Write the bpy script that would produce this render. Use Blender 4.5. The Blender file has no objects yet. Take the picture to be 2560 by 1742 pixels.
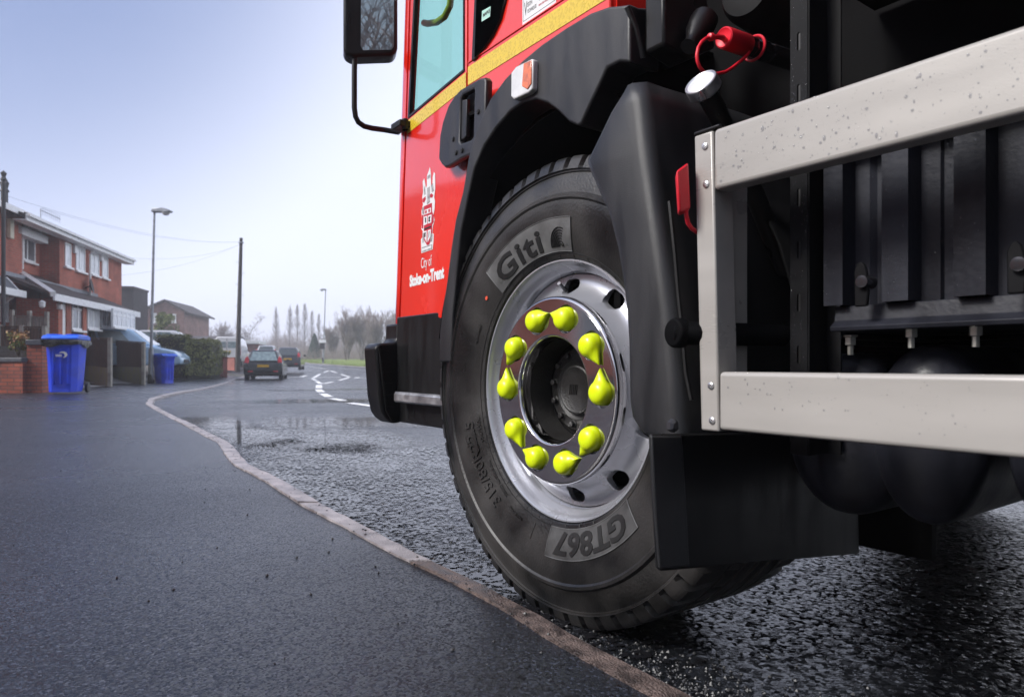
import bpy, bmesh, math, random
from mathutils import Vector, Matrix
random.seed(7)
R = math.radians
SC = bpy.context.scene
COL = SC.collection

# ------------------------------------------------------------------ camera
CAMZ = 0.58
cd = bpy.data.cameras.new("camera")
cam = bpy.data.objects.new("camera", cd)
COL.objects.link(cam)
cam.location = (0, 0, CAMZ)
cam.rotation_euler = (R(90), 0, 0)
cd.lens = 24
cd.sensor_width = 36
cd.shift_y = (910 - 871) / 2560
cd.clip_start = 0.02
cd.clip_end = 2000
cd.dof.use_dof = True
cd.dof.focus_distance = 1.45
cd.dof.aperture_fstop = 8.0
SC.camera = cam

# ------------------------------------------------------------------ sun and sky
SUN_EL, SUN_AZ = 40, 248        # azimuth clockwise from +Y: high on the left, a little behind the camera
SUN_STRENGTH, SUN_ANGLE = 1.5, 18
SKY_STRENGTH = 0.1
sd = bpy.data.lights.new("sun", 'SUN')
sun = bpy.data.objects.new("sun", sd)
COL.objects.link(sun)
sd.energy = SUN_STRENGTH
sd.angle = R(SUN_ANGLE)
sd.color = (1.0, 0.975, 0.94)
_d = Vector((math.sin(R(SUN_AZ)) * math.cos(R(SUN_EL)), math.cos(R(SUN_AZ)) * math.cos(R(SUN_EL)), math.sin(R(SUN_EL))))
sun.rotation_euler = _d.to_track_quat('Z', 'Y').to_euler()

W = bpy.data.worlds.new("World")
SC.world = W
W.use_nodes = True
nt = W.node_tree
nt.nodes.clear()
def wn(t, **k):
    n = nt.nodes.new(t)
    for a, b in k.items():
        setattr(n, a, b)
    return n
wl = nt.links.new
w_out = wn('ShaderNodeOutputWorld')
w_bg = wn('ShaderNodeBackground')
w_bg.inputs['Strength'].default_value = SKY_STRENGTH
w_sky = wn('ShaderNodeTexSky')
w_sky.sky_type = 'NISHITA'
w_sky.sun_disc = False
w_sky.sun_elevation = R(SUN_EL)
w_sky.sun_rotation = R(SUN_AZ)
w_sky.air_density = 1.0
w_sky.dust_density = 4.0
w_tc = wn('ShaderNodeTexCoord')
# thin overcast: pale lavender cloud sheet, thicker and greyer high up to the west (upper left of the view)
def cmix(a, b, fac):
    m = wn('ShaderNodeMix', data_type='RGBA')
    for s, v in ((m.inputs[6], a), (m.inputs[7], b)):
        if isinstance(v, tuple):
            s.default_value = (*v, 1)
        else:
            wl(v, s)
    if isinstance(fac, float):
        m.inputs[0].default_value = fac
    else:
        wl(fac, m.inputs[0])
    return m.outputs[2]
def dotmap(vec, lo, hi):
    d = wn('ShaderNodeVectorMath', operation='DOT_PRODUCT')
    nz = wn('ShaderNodeVectorMath', operation='NORMALIZE')
    wl(w_tc.outputs['Generated'], nz.inputs[0])
    wl(nz.outputs[0], d.inputs[0])
    d.inputs[1].default_value = Vector(vec).normalized()
    mr = wn('ShaderNodeMapRange', interpolation_type='SMOOTHSTEP')
    wl(d.outputs['Value'], mr.inputs[0])
    mr.inputs[1].default_value, mr.inputs[2].default_value = lo, hi
    return mr.outputs[0]
w_noise = wn('ShaderNodeTexNoise')
w_map = wn('ShaderNodeMapping')
w_map.inputs['Scale'].default_value = (1, 1, 2.2)
wl(w_tc.outputs['Generated'], w_map.inputs[0])
wl(w_map.outputs[0], w_noise.inputs[0])
w_noise.inputs['Scale'].default_value = 1.6
w_noise.inputs['Detail'].default_value = 5
K = 5.6
c_hor = (0.66 * K, 0.705 * K, 0.90 * K)
c_fill_east = (1.35 * K, 1.38 * K, 1.5 * K)
c_mid = (0.66 * K, 0.70 * K, 0.91 * K)
c_top = (0.46 * K, 0.505 * K, 0.71 * K)
c_drk = (0.17 * K, 0.23 * K, 0.42 * K)
c_dim_rear = (0.17 * K, 0.19 * K, 0.22 * K)
sky_c = cmix(c_hor, c_mid, dotmap((0, 0, 1), 0.05, 0.35))
sky_c = cmix(sky_c, c_top, dotmap((0, 0, 1), 0.30, 0.85))
sky_c = cmix(sky_c, (0.75 * K, 0.78 * K, 0.93 * K), dotmap((-0.16, 1.0, 0.30), 0.85, 1.0))     # thinner, brighter cloud ahead
sky_c = cmix(sky_c, c_drk, dotmap((-0.72, 0.80, 0.72), 0.84, 1.0))
sky_c = cmix(sky_c, c_fill_east, dotmap((1.0, 0.30, 0.30), 0.55, 0.98))      # bright lobe added in the unseen east to light the house fronts
sky_c = cmix(sky_c, c_dim_rear, dotmap((0.48, -0.87, 0.10), 0.25, 0.80))     # dark lobe added behind the camera to dim the truck's rear faces
w_nm = wn('ShaderNodeMapRange')
wl(w_noise.outputs['Fac'], w_nm.inputs[0])
w_nm.inputs[1].default_value, w_nm.inputs[2].default_value = 0.35, 0.75
w_nm.inputs[3].default_value, w_nm.inputs[4].default_value = 0.0, 0.16
sky_c = cmix(sky_c, c_top, w_nm.outputs[0])
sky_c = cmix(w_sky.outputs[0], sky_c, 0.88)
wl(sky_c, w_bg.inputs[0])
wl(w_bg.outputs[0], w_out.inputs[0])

SC.view_settings.view_transform = 'Standard'
SC.view_settings.look = 'None'
SC.view_settings.exposure = 1.38
SC.view_settings.gamma = 1
SC.view_settings.use_curve_mapping = False
SC.render.engine = 'CYCLES'
SC.cycles.use_denoising = True
SC.cycles.max_bounces = 8
SC.cycles.volume_bounces = 1
SC.cycles.caustics_reflective = False
SC.cycles.caustics_refractive = False

# ------------------------------------------------------------------ helpers: view rays, frames
FPX = 24 / 36 * 2560
class Frame:
    """a local frame standing on the ground; loc() turns a direction seen in the photo into a point on one of its planes"""
    def __init__(s, ox, oy, oz=0.0, rot=0.0):
        s.o = Vector((ox, oy, oz)); s.rot = rot
        s.m = Matrix.Rotation(rot, 3, 'Z'); s.mi = s.m.transposed()
        s.c = s.mi @ (Vector((0, 0, CAMZ)) - s.o)
    def d(s, px, py):
        return s.mi @ Vector(((px - 1280) / FPX, 1, -(py - 910) / FPX))
    def loc(s, px, py, axis, val):
        d = s.d(px, py)
        return s.c + d * ((val - s.c[axis]) / d[axis])
    def onp(s, px, py, p0, n):
        d = s.d(px, py)
        return s.c + d * ((Vector(p0) - s.c).dot(n) / d.dot(n))
    def to(s, p):
        return s.mi @ (Vector(p) - s.o)
    def w(s, p):
        return s.m @ Vector(p) + s.o
WF = Frame(0, 0)

# ------------------------------------------------------------------ helpers: objects and meshes
def tag(o, label=None, cat=None, group=None, kind=None):
    if label: o['label'] = label
    if cat: o['category'] = cat
    if group: o['group'] = group
    if kind: o['kind'] = kind
    return o
def thing(name, label, cat, loc=(0, 0, 0), rz=0.0, group=None):
    o = bpy.data.objects.new(name, None)
    o.empty_display_size = 0.1
    COL.objects.link(o)
    o.location = loc
    o.rotation_euler = (0, 0, rz)
    return tag(o, label, cat, group)
def part(name, parent):
    o = bpy.data.objects.new(name, None)
    o.empty_display_size = 0.05
    COL.objects.link(o)
    o.parent = parent
    return o
def copy_tree(o, parent=None):
    c = o.copy()
    COL.objects.link(c)
    c.parent = parent
    for ch in list(o.children):
        copy_tree(ch, c)
    return c
def link_mesh(name, me, mat, parent=None, bevel=0, seg=2, solid=0, angle=35, smooth=True, subd=0):
    if smooth:
        me.polygons.foreach_set('use_smooth', [True] * len(me.polygons))
        me.set_sharp_from_angle(angle=R(angle))
    me.materials.clear()
    me.materials.append(mat)
    o = bpy.data.objects.new(name, me)
    COL.objects.link(o)
    o.parent = parent
    if solid:
        m = o.modifiers.new('solid', 'SOLIDIFY'); m.thickness = solid; m.offset = 0
    if bevel:
        m = o.modifiers.new('bev', 'BEVEL'); m.width = bevel; m.segments = seg
        m.limit_method = 'ANGLE'; m.angle_limit = R(30); m.harden_normals = False
    if subd:
        m = o.modifiers.new('sub', 'SUBSURF'); m.levels = subd; m.render_levels = subd
    return o
class MB:
    def __init__(s):
        s.v = []; s.f = []
    def add(s, vs, fs):
        b = len(s.v)
        s.v.extend([tuple(p) for p in vs])
        s.f.extend([tuple(i + b for i in f) for f in fs])
        return s
    def box(s, x0, y0, z0, x1, y1, z1):
        x0, x1 = sorted((x0, x1)); y0, y1 = sorted((y0, y1)); z0, z1 = sorted((z0, z1))
        return s.add([(x0, y0, z0), (x1, y0, z0), (x1, y1, z0), (x0, y1, z0), (x0, y0, z1), (x1, y0, z1), (x1, y1, z1), (x0, y1, z1)],
                     [(3, 2, 1, 0), (4, 5, 6, 7), (0, 1, 5, 4), (1, 2, 6, 5), (2, 3, 7, 6), (3, 0, 4, 7)])
    def prism(s, pts, vec):
        pts = [Vector(p) for p in pts]; vec = Vector(vec); n = len(pts)
        nn = Vector((0, 0, 0))
        for i in range(n):
            nn += pts[i].cross(pts[(i + 1) % n])
        if nn.dot(vec) > 0:
            pts = pts[::-1]
        fs = [tuple(range(n)), tuple(range(2 * n - 1, n - 1, -1))]
        for i in range(n):
            j = (i + 1) % n
            fs.append((j, i, n + i, n + j))
        return s.add(pts + [p + vec for p in pts], fs)
    def poly(s, pts):
        return s.add(pts, [tuple(range(len(pts)))])
    def tube(s, path, r, n=8, cap=True):
        path = [Vector(p) for p in path]; m = len(path)
        rr = r if isinstance(r, (list, tuple)) else [r] * m
        vs = []; up = None
        for i, p in enumerate(path):
            t = (path[min(i + 1, m - 1)] - path[max(i - 1, 0)])
            if t.length < 1e-9: t = Vector((0, 0, 1))
            t.normalize()
            if up is None:
                up = t.orthogonal().normalized()
            up = (up - t * up.dot(t))
            if up.length < 1e-6: up = t.orthogonal()
            up.normalize()
            b = t.cross(up)
            for k in range(n):
                a = 2 * math.pi * k / n
                vs.append(p + (up * math.cos(a) + b * math.sin(a)) * rr[i])
        fs = []
        for i in range(m - 1):
            for k in range(n):
                l = (k + 1) % n
                fs.append((i * n + k, i * n + l, (i + 1) * n + l, (i + 1) * n + k))
        if cap:
            fs.append(tuple(range(n - 1, -1, -1)))
            fs.append(tuple(range((m - 1) * n, m * n)))
        return s.add(vs, fs)
    def lathe(s, prof, c=(0, 0, 0), ax=(1, 0, 0), n=32, a0=0.0):
        """prof: list of (radius, distance along ax)"""
        ax = Vector(ax).normalized(); c = Vector(c)
        u = Vector((0, 0, 1)) if abs(ax.z) < 0.9 else Vector((0, 1, 0))
        u = (u - ax * u.dot(ax)).normalized(); w = ax.cross(u)
        vs = []; ring = []
        for (r, h) in prof:
            if r < 1e-6:
                ring.append([len(vs)]); vs.append(c + ax * h)
            else:
                ring.append(list(range(len(vs), len(vs) + n)))
                for k in range(n):
                    a = a0 + 2 * math.pi * k / n
                    vs.append(c + ax * h + (u * math.cos(a) + w * math.sin(a)) * r)
        fs = []
        for A, B in zip(ring, ring[1:]):
            for k in range(n):
                l = (k + 1) % n
                if len(A) == 1 and len(B) == 1: continue
                if len(A) == 1: fs.append((A[0], B[l], B[k]))
                elif len(B) == 1: fs.append((A[k], A[l], B[0]))
                else: fs.append((A[k], A[l], B[l], B[k]))
        return s.add(vs, fs)
    def mesh(s, name):
        me = bpy.data.meshes.new(name)
        me.from_pydata(s.v, [], s.f)
        me.update()
        return me
    def build(s, name, mat, parent=None, recalc=True, **k):
        me = s.mesh(name)
        if recalc:
            bm = bmesh.new(); bm.from_mesh(me)
            bmesh.ops.recalc_face_normals(bm, faces=bm.faces)
            bm.to_mesh(me); bm.free()
        return link_mesh(name, me, mat, parent, **k)
def circle(cx, cy, r, n=24, ry=None, rot=0.0):
    ry = ry or r
    out = []
    for k in range(n):
        a = 2 * math.pi * k / n
        x, y = r * math.cos(a), ry * math.sin(a)
        out.append((cx + x * math.cos(rot) - y * math.sin(rot), cy + x * math.sin(rot) + y * math.cos(rot)))
    return out
def slot(cx, cy, w, h, n=6):
    r = w / 2; out = []
    for k in range(n + 1):
        a = math.pi * k / n
        out.append((cx + r * math.cos(a), cy + h / 2 - r + r * math.sin(a)))
    for k in range(n + 1):
        a = math.pi + math.pi * k / n
        out.append((cx + r * math.cos(a), cy - h / 2 + r + r * math.sin(a)))
    return out
def curve_mesh(cu):
    o = bpy.data.objects.new('tmp', cu)
    COL.objects.link(o)
    dg = bpy.context.evaluated_depsgraph_get()
    dg.update()
    me = bpy.data.meshes.new_from_object(o.evaluated_get(dg))
    bpy.data.objects.remove(o)
    bpy.data.curves.remove(cu)
    return me
def plate_mesh(loops, depth, bevel=0.0):
    """flat plate in the XY plane; the loops inside the first one are holes"""
    cu = bpy.data.curves.new('plate', 'CURVE')
    cu.dimensions = '2D'; cu.fill_mode = 'BOTH'
    cu.extrude = max(depth / 2 - bevel, 0); cu.bevel_depth = bevel; cu.bevel_resolution = 1
    if bevel: cu.offset = -bevel
    for lp in loops:
        sp = cu.splines.new('POLY'); sp.points.add(len(lp) - 1)
        for p, q in zip(sp.points, lp): p.co = (q[0], q[1], 0, 1)
        sp.use_cyclic_u = True
    return curve_mesh(cu)
def text_mesh(body, size=1.0, extrude=0.0, bold=0.0, align='LEFT', space=1.0):
    cu = bpy.data.curves.new('txt', 'FONT')
    cu.body = body; cu.size = size; cu.extrude = extrude; cu.offset = bold
    cu.align_x = align; cu.resolution_u = 3; cu.space_character = space
    return curve_mesh(cu)
def remap(me, fn):
    for v in me.vertices:
        v.co = fn(v.co)
    me.update()
    return me
def bbox(me):
    xs = [v.co.x for v in me.vertices]; ys = [v.co.y for v in me.vertices]
    return min(xs), max(xs), min(ys), max(ys)
def fit_text(body, w, h, extrude=0.0, bold=0.0, ref=None, space=1.0):
    """text mesh scaled so that its ink is w wide and its capitals h high, left bottom at 0,0"""
    me = text_mesh(body, 1.0, extrude, bold, space=space)
    x0, x1, y0, y1 = bbox(me)
    rm = text_mesh(ref or 'H', 1.0)
    _, _, c0, c1 = bbox(rm)
    sx, sy = w / (x1 - x0), h / (c1 - c0)
    return remap(me, lambda c: Vector(((c.x - x0) * sx, c.y * sy, c.z)))
def apply_bool(o, cutters):
    for c in cutters:
        m = o.modifiers.new('b', 'BOOLEAN'); m.operation = 'DIFFERENCE'; m.object = c; m.solver = 'EXACT'
    dg = bpy.context.evaluated_depsgraph_get(); dg.update()
    me = bpy.data.meshes.new_from_object(o.evaluated_get(dg))
    o.modifiers.clear()
    o.data = me
    for c in cutters: bpy.data.objects.remove(c)
    return o

# ------------------------------------------------------------------ helpers: materials
def new_mat(name):
    m = bpy.data.materials.new(name); m.use_nodes = True
    return m, m.node_tree, m.node_tree.nodes['Principled BSDF']
def mat(name, col, rough=0.5, metal=0.0, var=0.12, scale=8.0, bump=0.0, bscale=60.0, coat=0.0, rvar=0.12, spec=0.5, col2=None, stretch=(1, 1, 1), detail=6, lo=0.35, hi=0.65, emis=0):
    m, t, b = new_mat(name)
    L = t.links.new
    tc = t.nodes.new('ShaderNodeTexCoord')
    mp = t.nodes.new('ShaderNodeMapping'); mp.inputs['Scale'].default_value = stretch
    L(tc.outputs['Object'], mp.inputs[0])
    nz = t.nodes.new('ShaderNodeTexNoise')
    nz.inputs['Scale'].default_value = scale; nz.inputs['Detail'].default_value = detail
    L(mp.outputs[0], nz.inputs[0])
    mr = t.nodes.new('ShaderNodeMapRange')
    L(nz.outputs['Fac'], mr.inputs[0]); mr.inputs[1].default_value = lo; mr.inputs[2].default_value = hi
    mx = t.nodes.new('ShaderNodeMix'); mx.data_type = 'RGBA'
    a = tuple(c * (1 - var) for c in col)
    c2 = col2 if col2 else tuple(min(1, c * (1 + var)) for c in col)
    mx.inputs[6].default_value = (*a, 1); mx.inputs[7].default_value = (*c2, 1)
    L(mr.outputs[0], mx.inputs[0]); L(mx.outputs[2], b.inputs['Base Color'])
    rr = t.nodes.new('ShaderNodeMapRange')
    L(nz.outputs['Fac'], rr.inputs[0])
    rr.inputs[1].default_value, rr.inputs[2].default_value = 0.3, 0.7
    rr.inputs[3].default_value, rr.inputs[4].default_value = max(0.02, rough - rvar), min(1, rough + rvar)
    L(rr.outputs[0], b.inputs['Roughness'])
    b.inputs['Metallic'].default_value = metal
    b.inputs['Specular IOR Level'].default_value = spec
    b.inputs['Coat Weight'].default_value = coat
    b.inputs['Coat Roughness'].default_value = 0.06
    if bump:
        n2 = t.nodes.new('ShaderNodeTexNoise'); n2.inputs['Scale'].default_value = bscale; n2.inputs['Detail'].default_value = 3
        L(tc.outputs['Object'], n2.inputs[0])
        bp = t.nodes.new('ShaderNodeBump'); bp.inputs['Strength'].default_value = bump; bp.inputs['Distance'].default_value = 0.01
        L(n2.outputs['Fac'], bp.inputs['Height']); L(bp.outputs[0], b.inputs['Normal'])
    if emis:
        b.inputs['Emission Color'].default_value = (*col, 1); b.inputs['Emission Strength'].default_value = emis
    return m
def brick_mat(name, c1, c2, mortar, sx=1.0):
    m, t, b = new_mat(name); L = t.links.new
    tc = t.nodes.new('ShaderNodeTexCoord'); sp = t.nodes.new('ShaderNodeSeparateXYZ'); L(tc.outputs['Object'], sp.inputs[0])
    ad = t.nodes.new('ShaderNodeMath'); ad.operation = 'ADD'; L(sp.outputs[0], ad.inputs[0]); L(sp.outputs[1], ad.inputs[1])
    cb = t.nodes.new('ShaderNodeCombineXYZ'); L(ad.outputs[0], cb.inputs[0]); L(sp.outputs[2], cb.inputs[1])
    br = t.nodes.new('ShaderNodeTexBrick')
    br.inputs['Scale'].default_value = 1.0
    br.inputs['Brick Width'].default_value = 0.225 * sx; br.inputs['Row Height'].default_value = 0.075 * sx
    br.inputs['Mortar Size'].default_value = 0.008 * sx; br.inputs['Bias'].default_value = 0.0
    br.inputs['Color1'].default_value = (*c1, 1); br.inputs['Color2'].default_value = (*c2, 1); br.inputs['Mortar'].default_value = (*mortar, 1)
    L(cb.outputs[0], br.inputs['Vector'])
    nz = t.nodes.new('ShaderNodeTexNoise'); nz.inputs['Scale'].default_value = 1.4; nz.inputs['Detail'].default_value = 6; L(tc.outputs['Object'], nz.inputs[0])
    mx = t.nodes.new('ShaderNodeMix'); mx.data_type = 'RGBA'; mx.blend_type = 'MULTIPLY'
    mr = t.nodes.new('ShaderNodeMapRange'); L(nz.outputs['Fac'], mr.inputs[0]); mr.inputs[1].default_value = 0.3; mr.inputs[2].default_value = 0.7; mr.inputs[3].default_value = 0.6; mr.inputs[4].default_value = 1.15
    cc = t.nodes.new('ShaderNodeCombineColor'); [L(mr.outputs[0], cc.inputs[i]) for i in range(3)]
    mx.inputs[0].default_value = 1; L(br.outputs['Color'], mx.inputs[6]); L(cc.outputs[0], mx.inputs[7]); L(mx.outputs[2], b.inputs['Base Color'])
    b.inputs['Roughness'].default_value = 0.8
    bp = t.nodes.new('ShaderNodeBump'); bp.inputs['Strength'].default_value = 0.4; bp.inputs['Distance'].default_value = 0.01; bp.invert = True
    L(br.outputs['Fac'], bp.inputs['Height']); L(bp.outputs[0], b.inputs['Normal'])
    return m
def glass_mat(name, tint=(0.9, 0.95, 0.95), alpha=0.25, rough=0.02):
    """a window pane: clear tinted transmission under a glossy skin"""
    m, t, b = new_mat(name); L = t.links.new
    t.nodes.remove(b)
    o = t.nodes['Material Output']
    tr = t.nodes.new('ShaderNodeBsdfTransparent'); tr.inputs[0].default_value = (*tint, 1)
    gl = t.nodes.new('ShaderNodeBsdfGlossy'); gl.inputs['Roughness'].default_value = rough
    fr = t.nodes.new('ShaderNodeFresnel'); fr.inputs[0].default_value = 1.5
    ma = t.nodes.new('ShaderNodeMath'); ma.operation = 'ADD'; L(fr.outputs[0], ma.inputs[0]); ma.inputs[1].default_value = alpha; ma.use_clamp = True
    ge = t.nodes.new('ShaderNodeNewGeometry'); fb = t.nodes.new('ShaderNodeMath'); fb.operation = 'SUBTRACT'; fb.inputs[0].default_value = 1; L(ge.outputs['Backfacing'], fb.inputs[1])
    mu = t.nodes.new('ShaderNodeMath'); mu.operation = 'MULTIPLY'; L(ma.outputs[0], mu.inputs[0]); L(fb.outputs[0], mu.inputs[1])
    mx = t.nodes.new('ShaderNodeMixShader'); L(mu.outputs[0], mx.inputs[0]); L(tr.outputs[0], mx.inputs[1]); L(gl.outputs[0], mx.inputs[2])
    L(mx.outputs[0], o.inputs[0])
    return m
M = {}
M['red'] = mat('cab_red_paint', (0.84, 0.022, 0.008), 0.26, var=0.05, scale=3, coat=1.0, rvar=0.05)
M['darkplastic'] = mat('grey_moulded_plastic', (0.015, 0.016, 0.018), 0.38, var=0.25, scale=9, bump=0.16, bscale=900, rvar=0.10, stretch=(2.5, 2.5, .45), detail=8, col2=(.026, .026, .028))
M['blackplastic'] = mat('black_plastic', (0.007, 0.007, 0.0075), 0.38, var=0.3, scale=10, bump=0.08, bscale=500, rvar=0.12, spec=.3, stretch=(3, 3, .5), detail=8)
M['blackpaint'] = mat('black_chassis_paint', (0.004, 0.004, 0.0045), 0.65, var=0.3, scale=12, bump=0.05, bscale=300, spec=0.05)
M['slate'] = mat('black_painted_steel', (0.018, 0.019, 0.026), 0.40, var=0.4, scale=6, bump=0.05, bscale=120, rvar=0.12, spec=.3, stretch=(3, 3, .5), detail=8)
M['rubber'] = mat('tyre_rubber', (0.010, 0.010, 0.010), 0.38, var=0.35, scale=6, bump=0.12, bscale=160, rvar=0.14, col2=(0.044, 0.041, 0.039), detail=9, lo=.4, hi=.7)
M['letter'] = mat('tyre_letter_black', (0.010, 0.010, 0.010), 0.5, var=0.1)
M['panelgrey'] = mat('tyre_label_rubber', (0.125, 0.125, 0.125), 0.38, var=0.25, scale=20, bump=0.05, bscale=200)
M['panelgrey2'] = mat('tyre_label_dark', (0.060, 0.060, 0.060), 0.38, var=0.3, scale=20, bump=0.05, bscale=200)
M['rim'] = mat('silver_wheel_paint', (0.54, 0.55, 0.59), 0.28, metal=0.62, var=0.05, scale=5, rvar=0.05)
M['chrome'] = mat('polished_steel', (0.60, 0.59, 0.60), 0.07, metal=1.0, var=0.06, scale=7, rvar=0.05)
M['hub'] = mat('cast_hub_black', (0.018, 0.017, 0.016), 0.40, var=0.3, scale=18, bump=0.25, bscale=260)
M['yellow'] = mat('fluorescent_yellow_plastic', (0.80, 0.98, 0.008), 0.30, var=0.04, rvar=0.05)
M['guard'] = mat('beige_grey_anodised_rail', (0.43, 0.408, 0.378), 0.33, metal=0.12, var=0.07, scale=3, stretch=(4, 1, 6), bump=0.02, bscale=500, rvar=0.08)
M['alu'] = mat('brushed_aluminium', (0.55, 0.55, 0.56), 0.35, metal=0.9, var=0.2, scale=25)
M['upright'] = mat('black_galvanised_channel', (0.007, 0.007, 0.008), 0.5, var=0.3, scale=20, spec=.12)
M['zinc'] = mat('zinc_plate', (0.42, 0.42, 0.38), 0.35, metal=0.8, var=0.2)
M['redrubber'] = mat('red_rubber', (0.75, 0.012, 0.03), 0.38, var=0.08)
M['steel'] = mat('dark_plated_fitting', (0.10, 0.10, 0.11), 0.2, metal=0.8, var=0.2)
M['gold'] = mat('yellow_reflective_tape', (0.74, 0.52, 0.035), 0.30, var=0.10, scale=160, detail=1, rvar=0.08, coat=0.3)
M['white'] = mat('white_vinyl', (0.78, 0.78, 0.78), 0.4, var=0.03)
M['black'] = mat('black_print', (0.012, 0.012, 0.012), 0.45, var=0.05)
M['crestred'] = mat('crest_red_print', (0.5, 0.012, 0.03), 0.4, var=0.05)
M['crestgrey'] = mat('crest_grey_print', (0.36, 0.35, 0.35), 0.4, var=0.5, scale=90)
M['amber'] = mat('amber_lens', (0.75, 0.13, 0.02), 0.12, var=0.5, scale=40, coat=1)
M['clear'] = mat('clear_lens', (0.72, 0.72, 0.71), 0.12, var=0.1, scale=30, coat=1)
M['mirror'] = mat('mirror_glass', (0.62, 0.70, 0.72), 0.015, metal=1.0, var=0.0, rvar=0.0)
M['cabglass'] = glass_mat('cab_window_glass', (0.74, 0.90, 0.86), 0.0)
M['darkglass'] = glass_mat('dark_quarter_glass', (0.10, 0.12, 0.12), 0.05)
M['teal'] = mat('cab_trim_pale', (0.66, 0.80, 0.74), 0.6, var=0.1)
M['paletrim'] = mat('cab_seat_board', (0.75, 0.76, 0.74), 0.6, var=0.05)
M['grabyellow'] = mat('grab_rail_yellow', (0.62, 0.47, 0.03), 0.35, var=0.08)
M['reddot'] = mat('red_paint_dot', (0.75, 0.10, 0.05), 0.5, var=0.1)
M['mintlabel'] = mat('mint_sticker', (0.45, 0.72, 0.62), 0.4, var=0.05)
M['water'] = glass_mat('water_drop', (.80, .81, .83), 0.06, 0.0)
# ------------------------------------------------------------------ ground heights, kerb lines
def sm(a, b, v):
    t = max(0.0, min(1.0, (v - a) / (b - a)))
    return t * t * (3 - 2 * t)
def lerp_tab(tab, v):
    if v <= tab[0][0]: return tab[0][1]
    for (a, p), (b, q) in zip(tab, tab[1:]):
        if v <= b: return p + (q - p) * (v - a) / (b - a)
    return tab[-1][1]
BASE = [(-60, 0), (9, 0), (14, -.03), (20, -.11), (26, -.16), (38, -.17), (46, -.10), (55, .12), (66, .45), (80, .9), (110, 1.6), (180, 2.5), (600, 4.0)]
KERB = [(-60, 43.5), (-6, 5.25), (1.0976, .3035), (1.3235, .149), (1.5045, .045), (1.608, -.026), (1.753, -.125), (1.93, -.262), (2.272, -.4845), (2.58, -.697), (3.085, -1.007), (3.682, -1.409), (4.683, -1.926), (5.637, -2.539), (8.0, -4.08), (9.3, -4.90), (11.0, -5.75), (13.0, -6.45), (17.1, -7.74), (25, -10.5), (33, -13.3), (40, -15.6), (48, -18.2), (60, -22), (75, -26.8), (95, -33), (200, -60)]
FARK = [(-60, 60), (30, 60), (38, 42), (42, 14), (48, 1.5), (55, -7), (62, -14.0), (72, -21.3), (85, -28.2), (96, -32.6), (200, -59)]
BACK = [(-60, 33), (-6, -6), (0, -8.5), (12, -9.6), (14, -9.7), (20, -11.9), (26, -14.0), (37, -16.6), (45, -19), (60, -26), (200, -66)]
kerb_x = lambda y: lerp_tab(KERB, y)
far_x = lambda y: lerp_tab(FARK, y)
back_x = lambda y: min(lerp_tab(BACK, y), kerb_x(y) - 1.5)
def gz(x, y):
    z = lerp_tab(BASE, y)
    side = max(0.0, min(1.0, (kerb_x(y) - .3 - x) / 4.0)) * sm(24, 42, y) * (1 - sm(60, 90, y)) * .48
    gard = sm(0.0, 5.0, back_x(y) - x) * .30 * (1 - sm(40, 60, y))
    return z + side + gard
def lin(a, b, n): return [a + (b - a) * i / n for i in range(n + 1)]
ROWS = lin(-60, -6, 9) + lin(-5.5, 0.5, 6) + lin(.75, 14, 53)[0:] + lin(14.5, 50, 71) + lin(51, 110, 59) + lin(113, 200, 29)
def strip(lf, rf, n, dz, rows=ROWS):
    q = MB()
    for y in rows:
        a, b = lf(y), rf(y)
        for i in range(n + 1):
            x = a + (b - a) * i / n
            q.v.append((x, y, gz(x, y) + dz))
    for r in range(len(rows) - 1):
        for i in range(n):
            k = r * (n + 1) + i
            q.f.append((k, k + 1, k + n + 2, k + n + 1))
    return q
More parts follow.
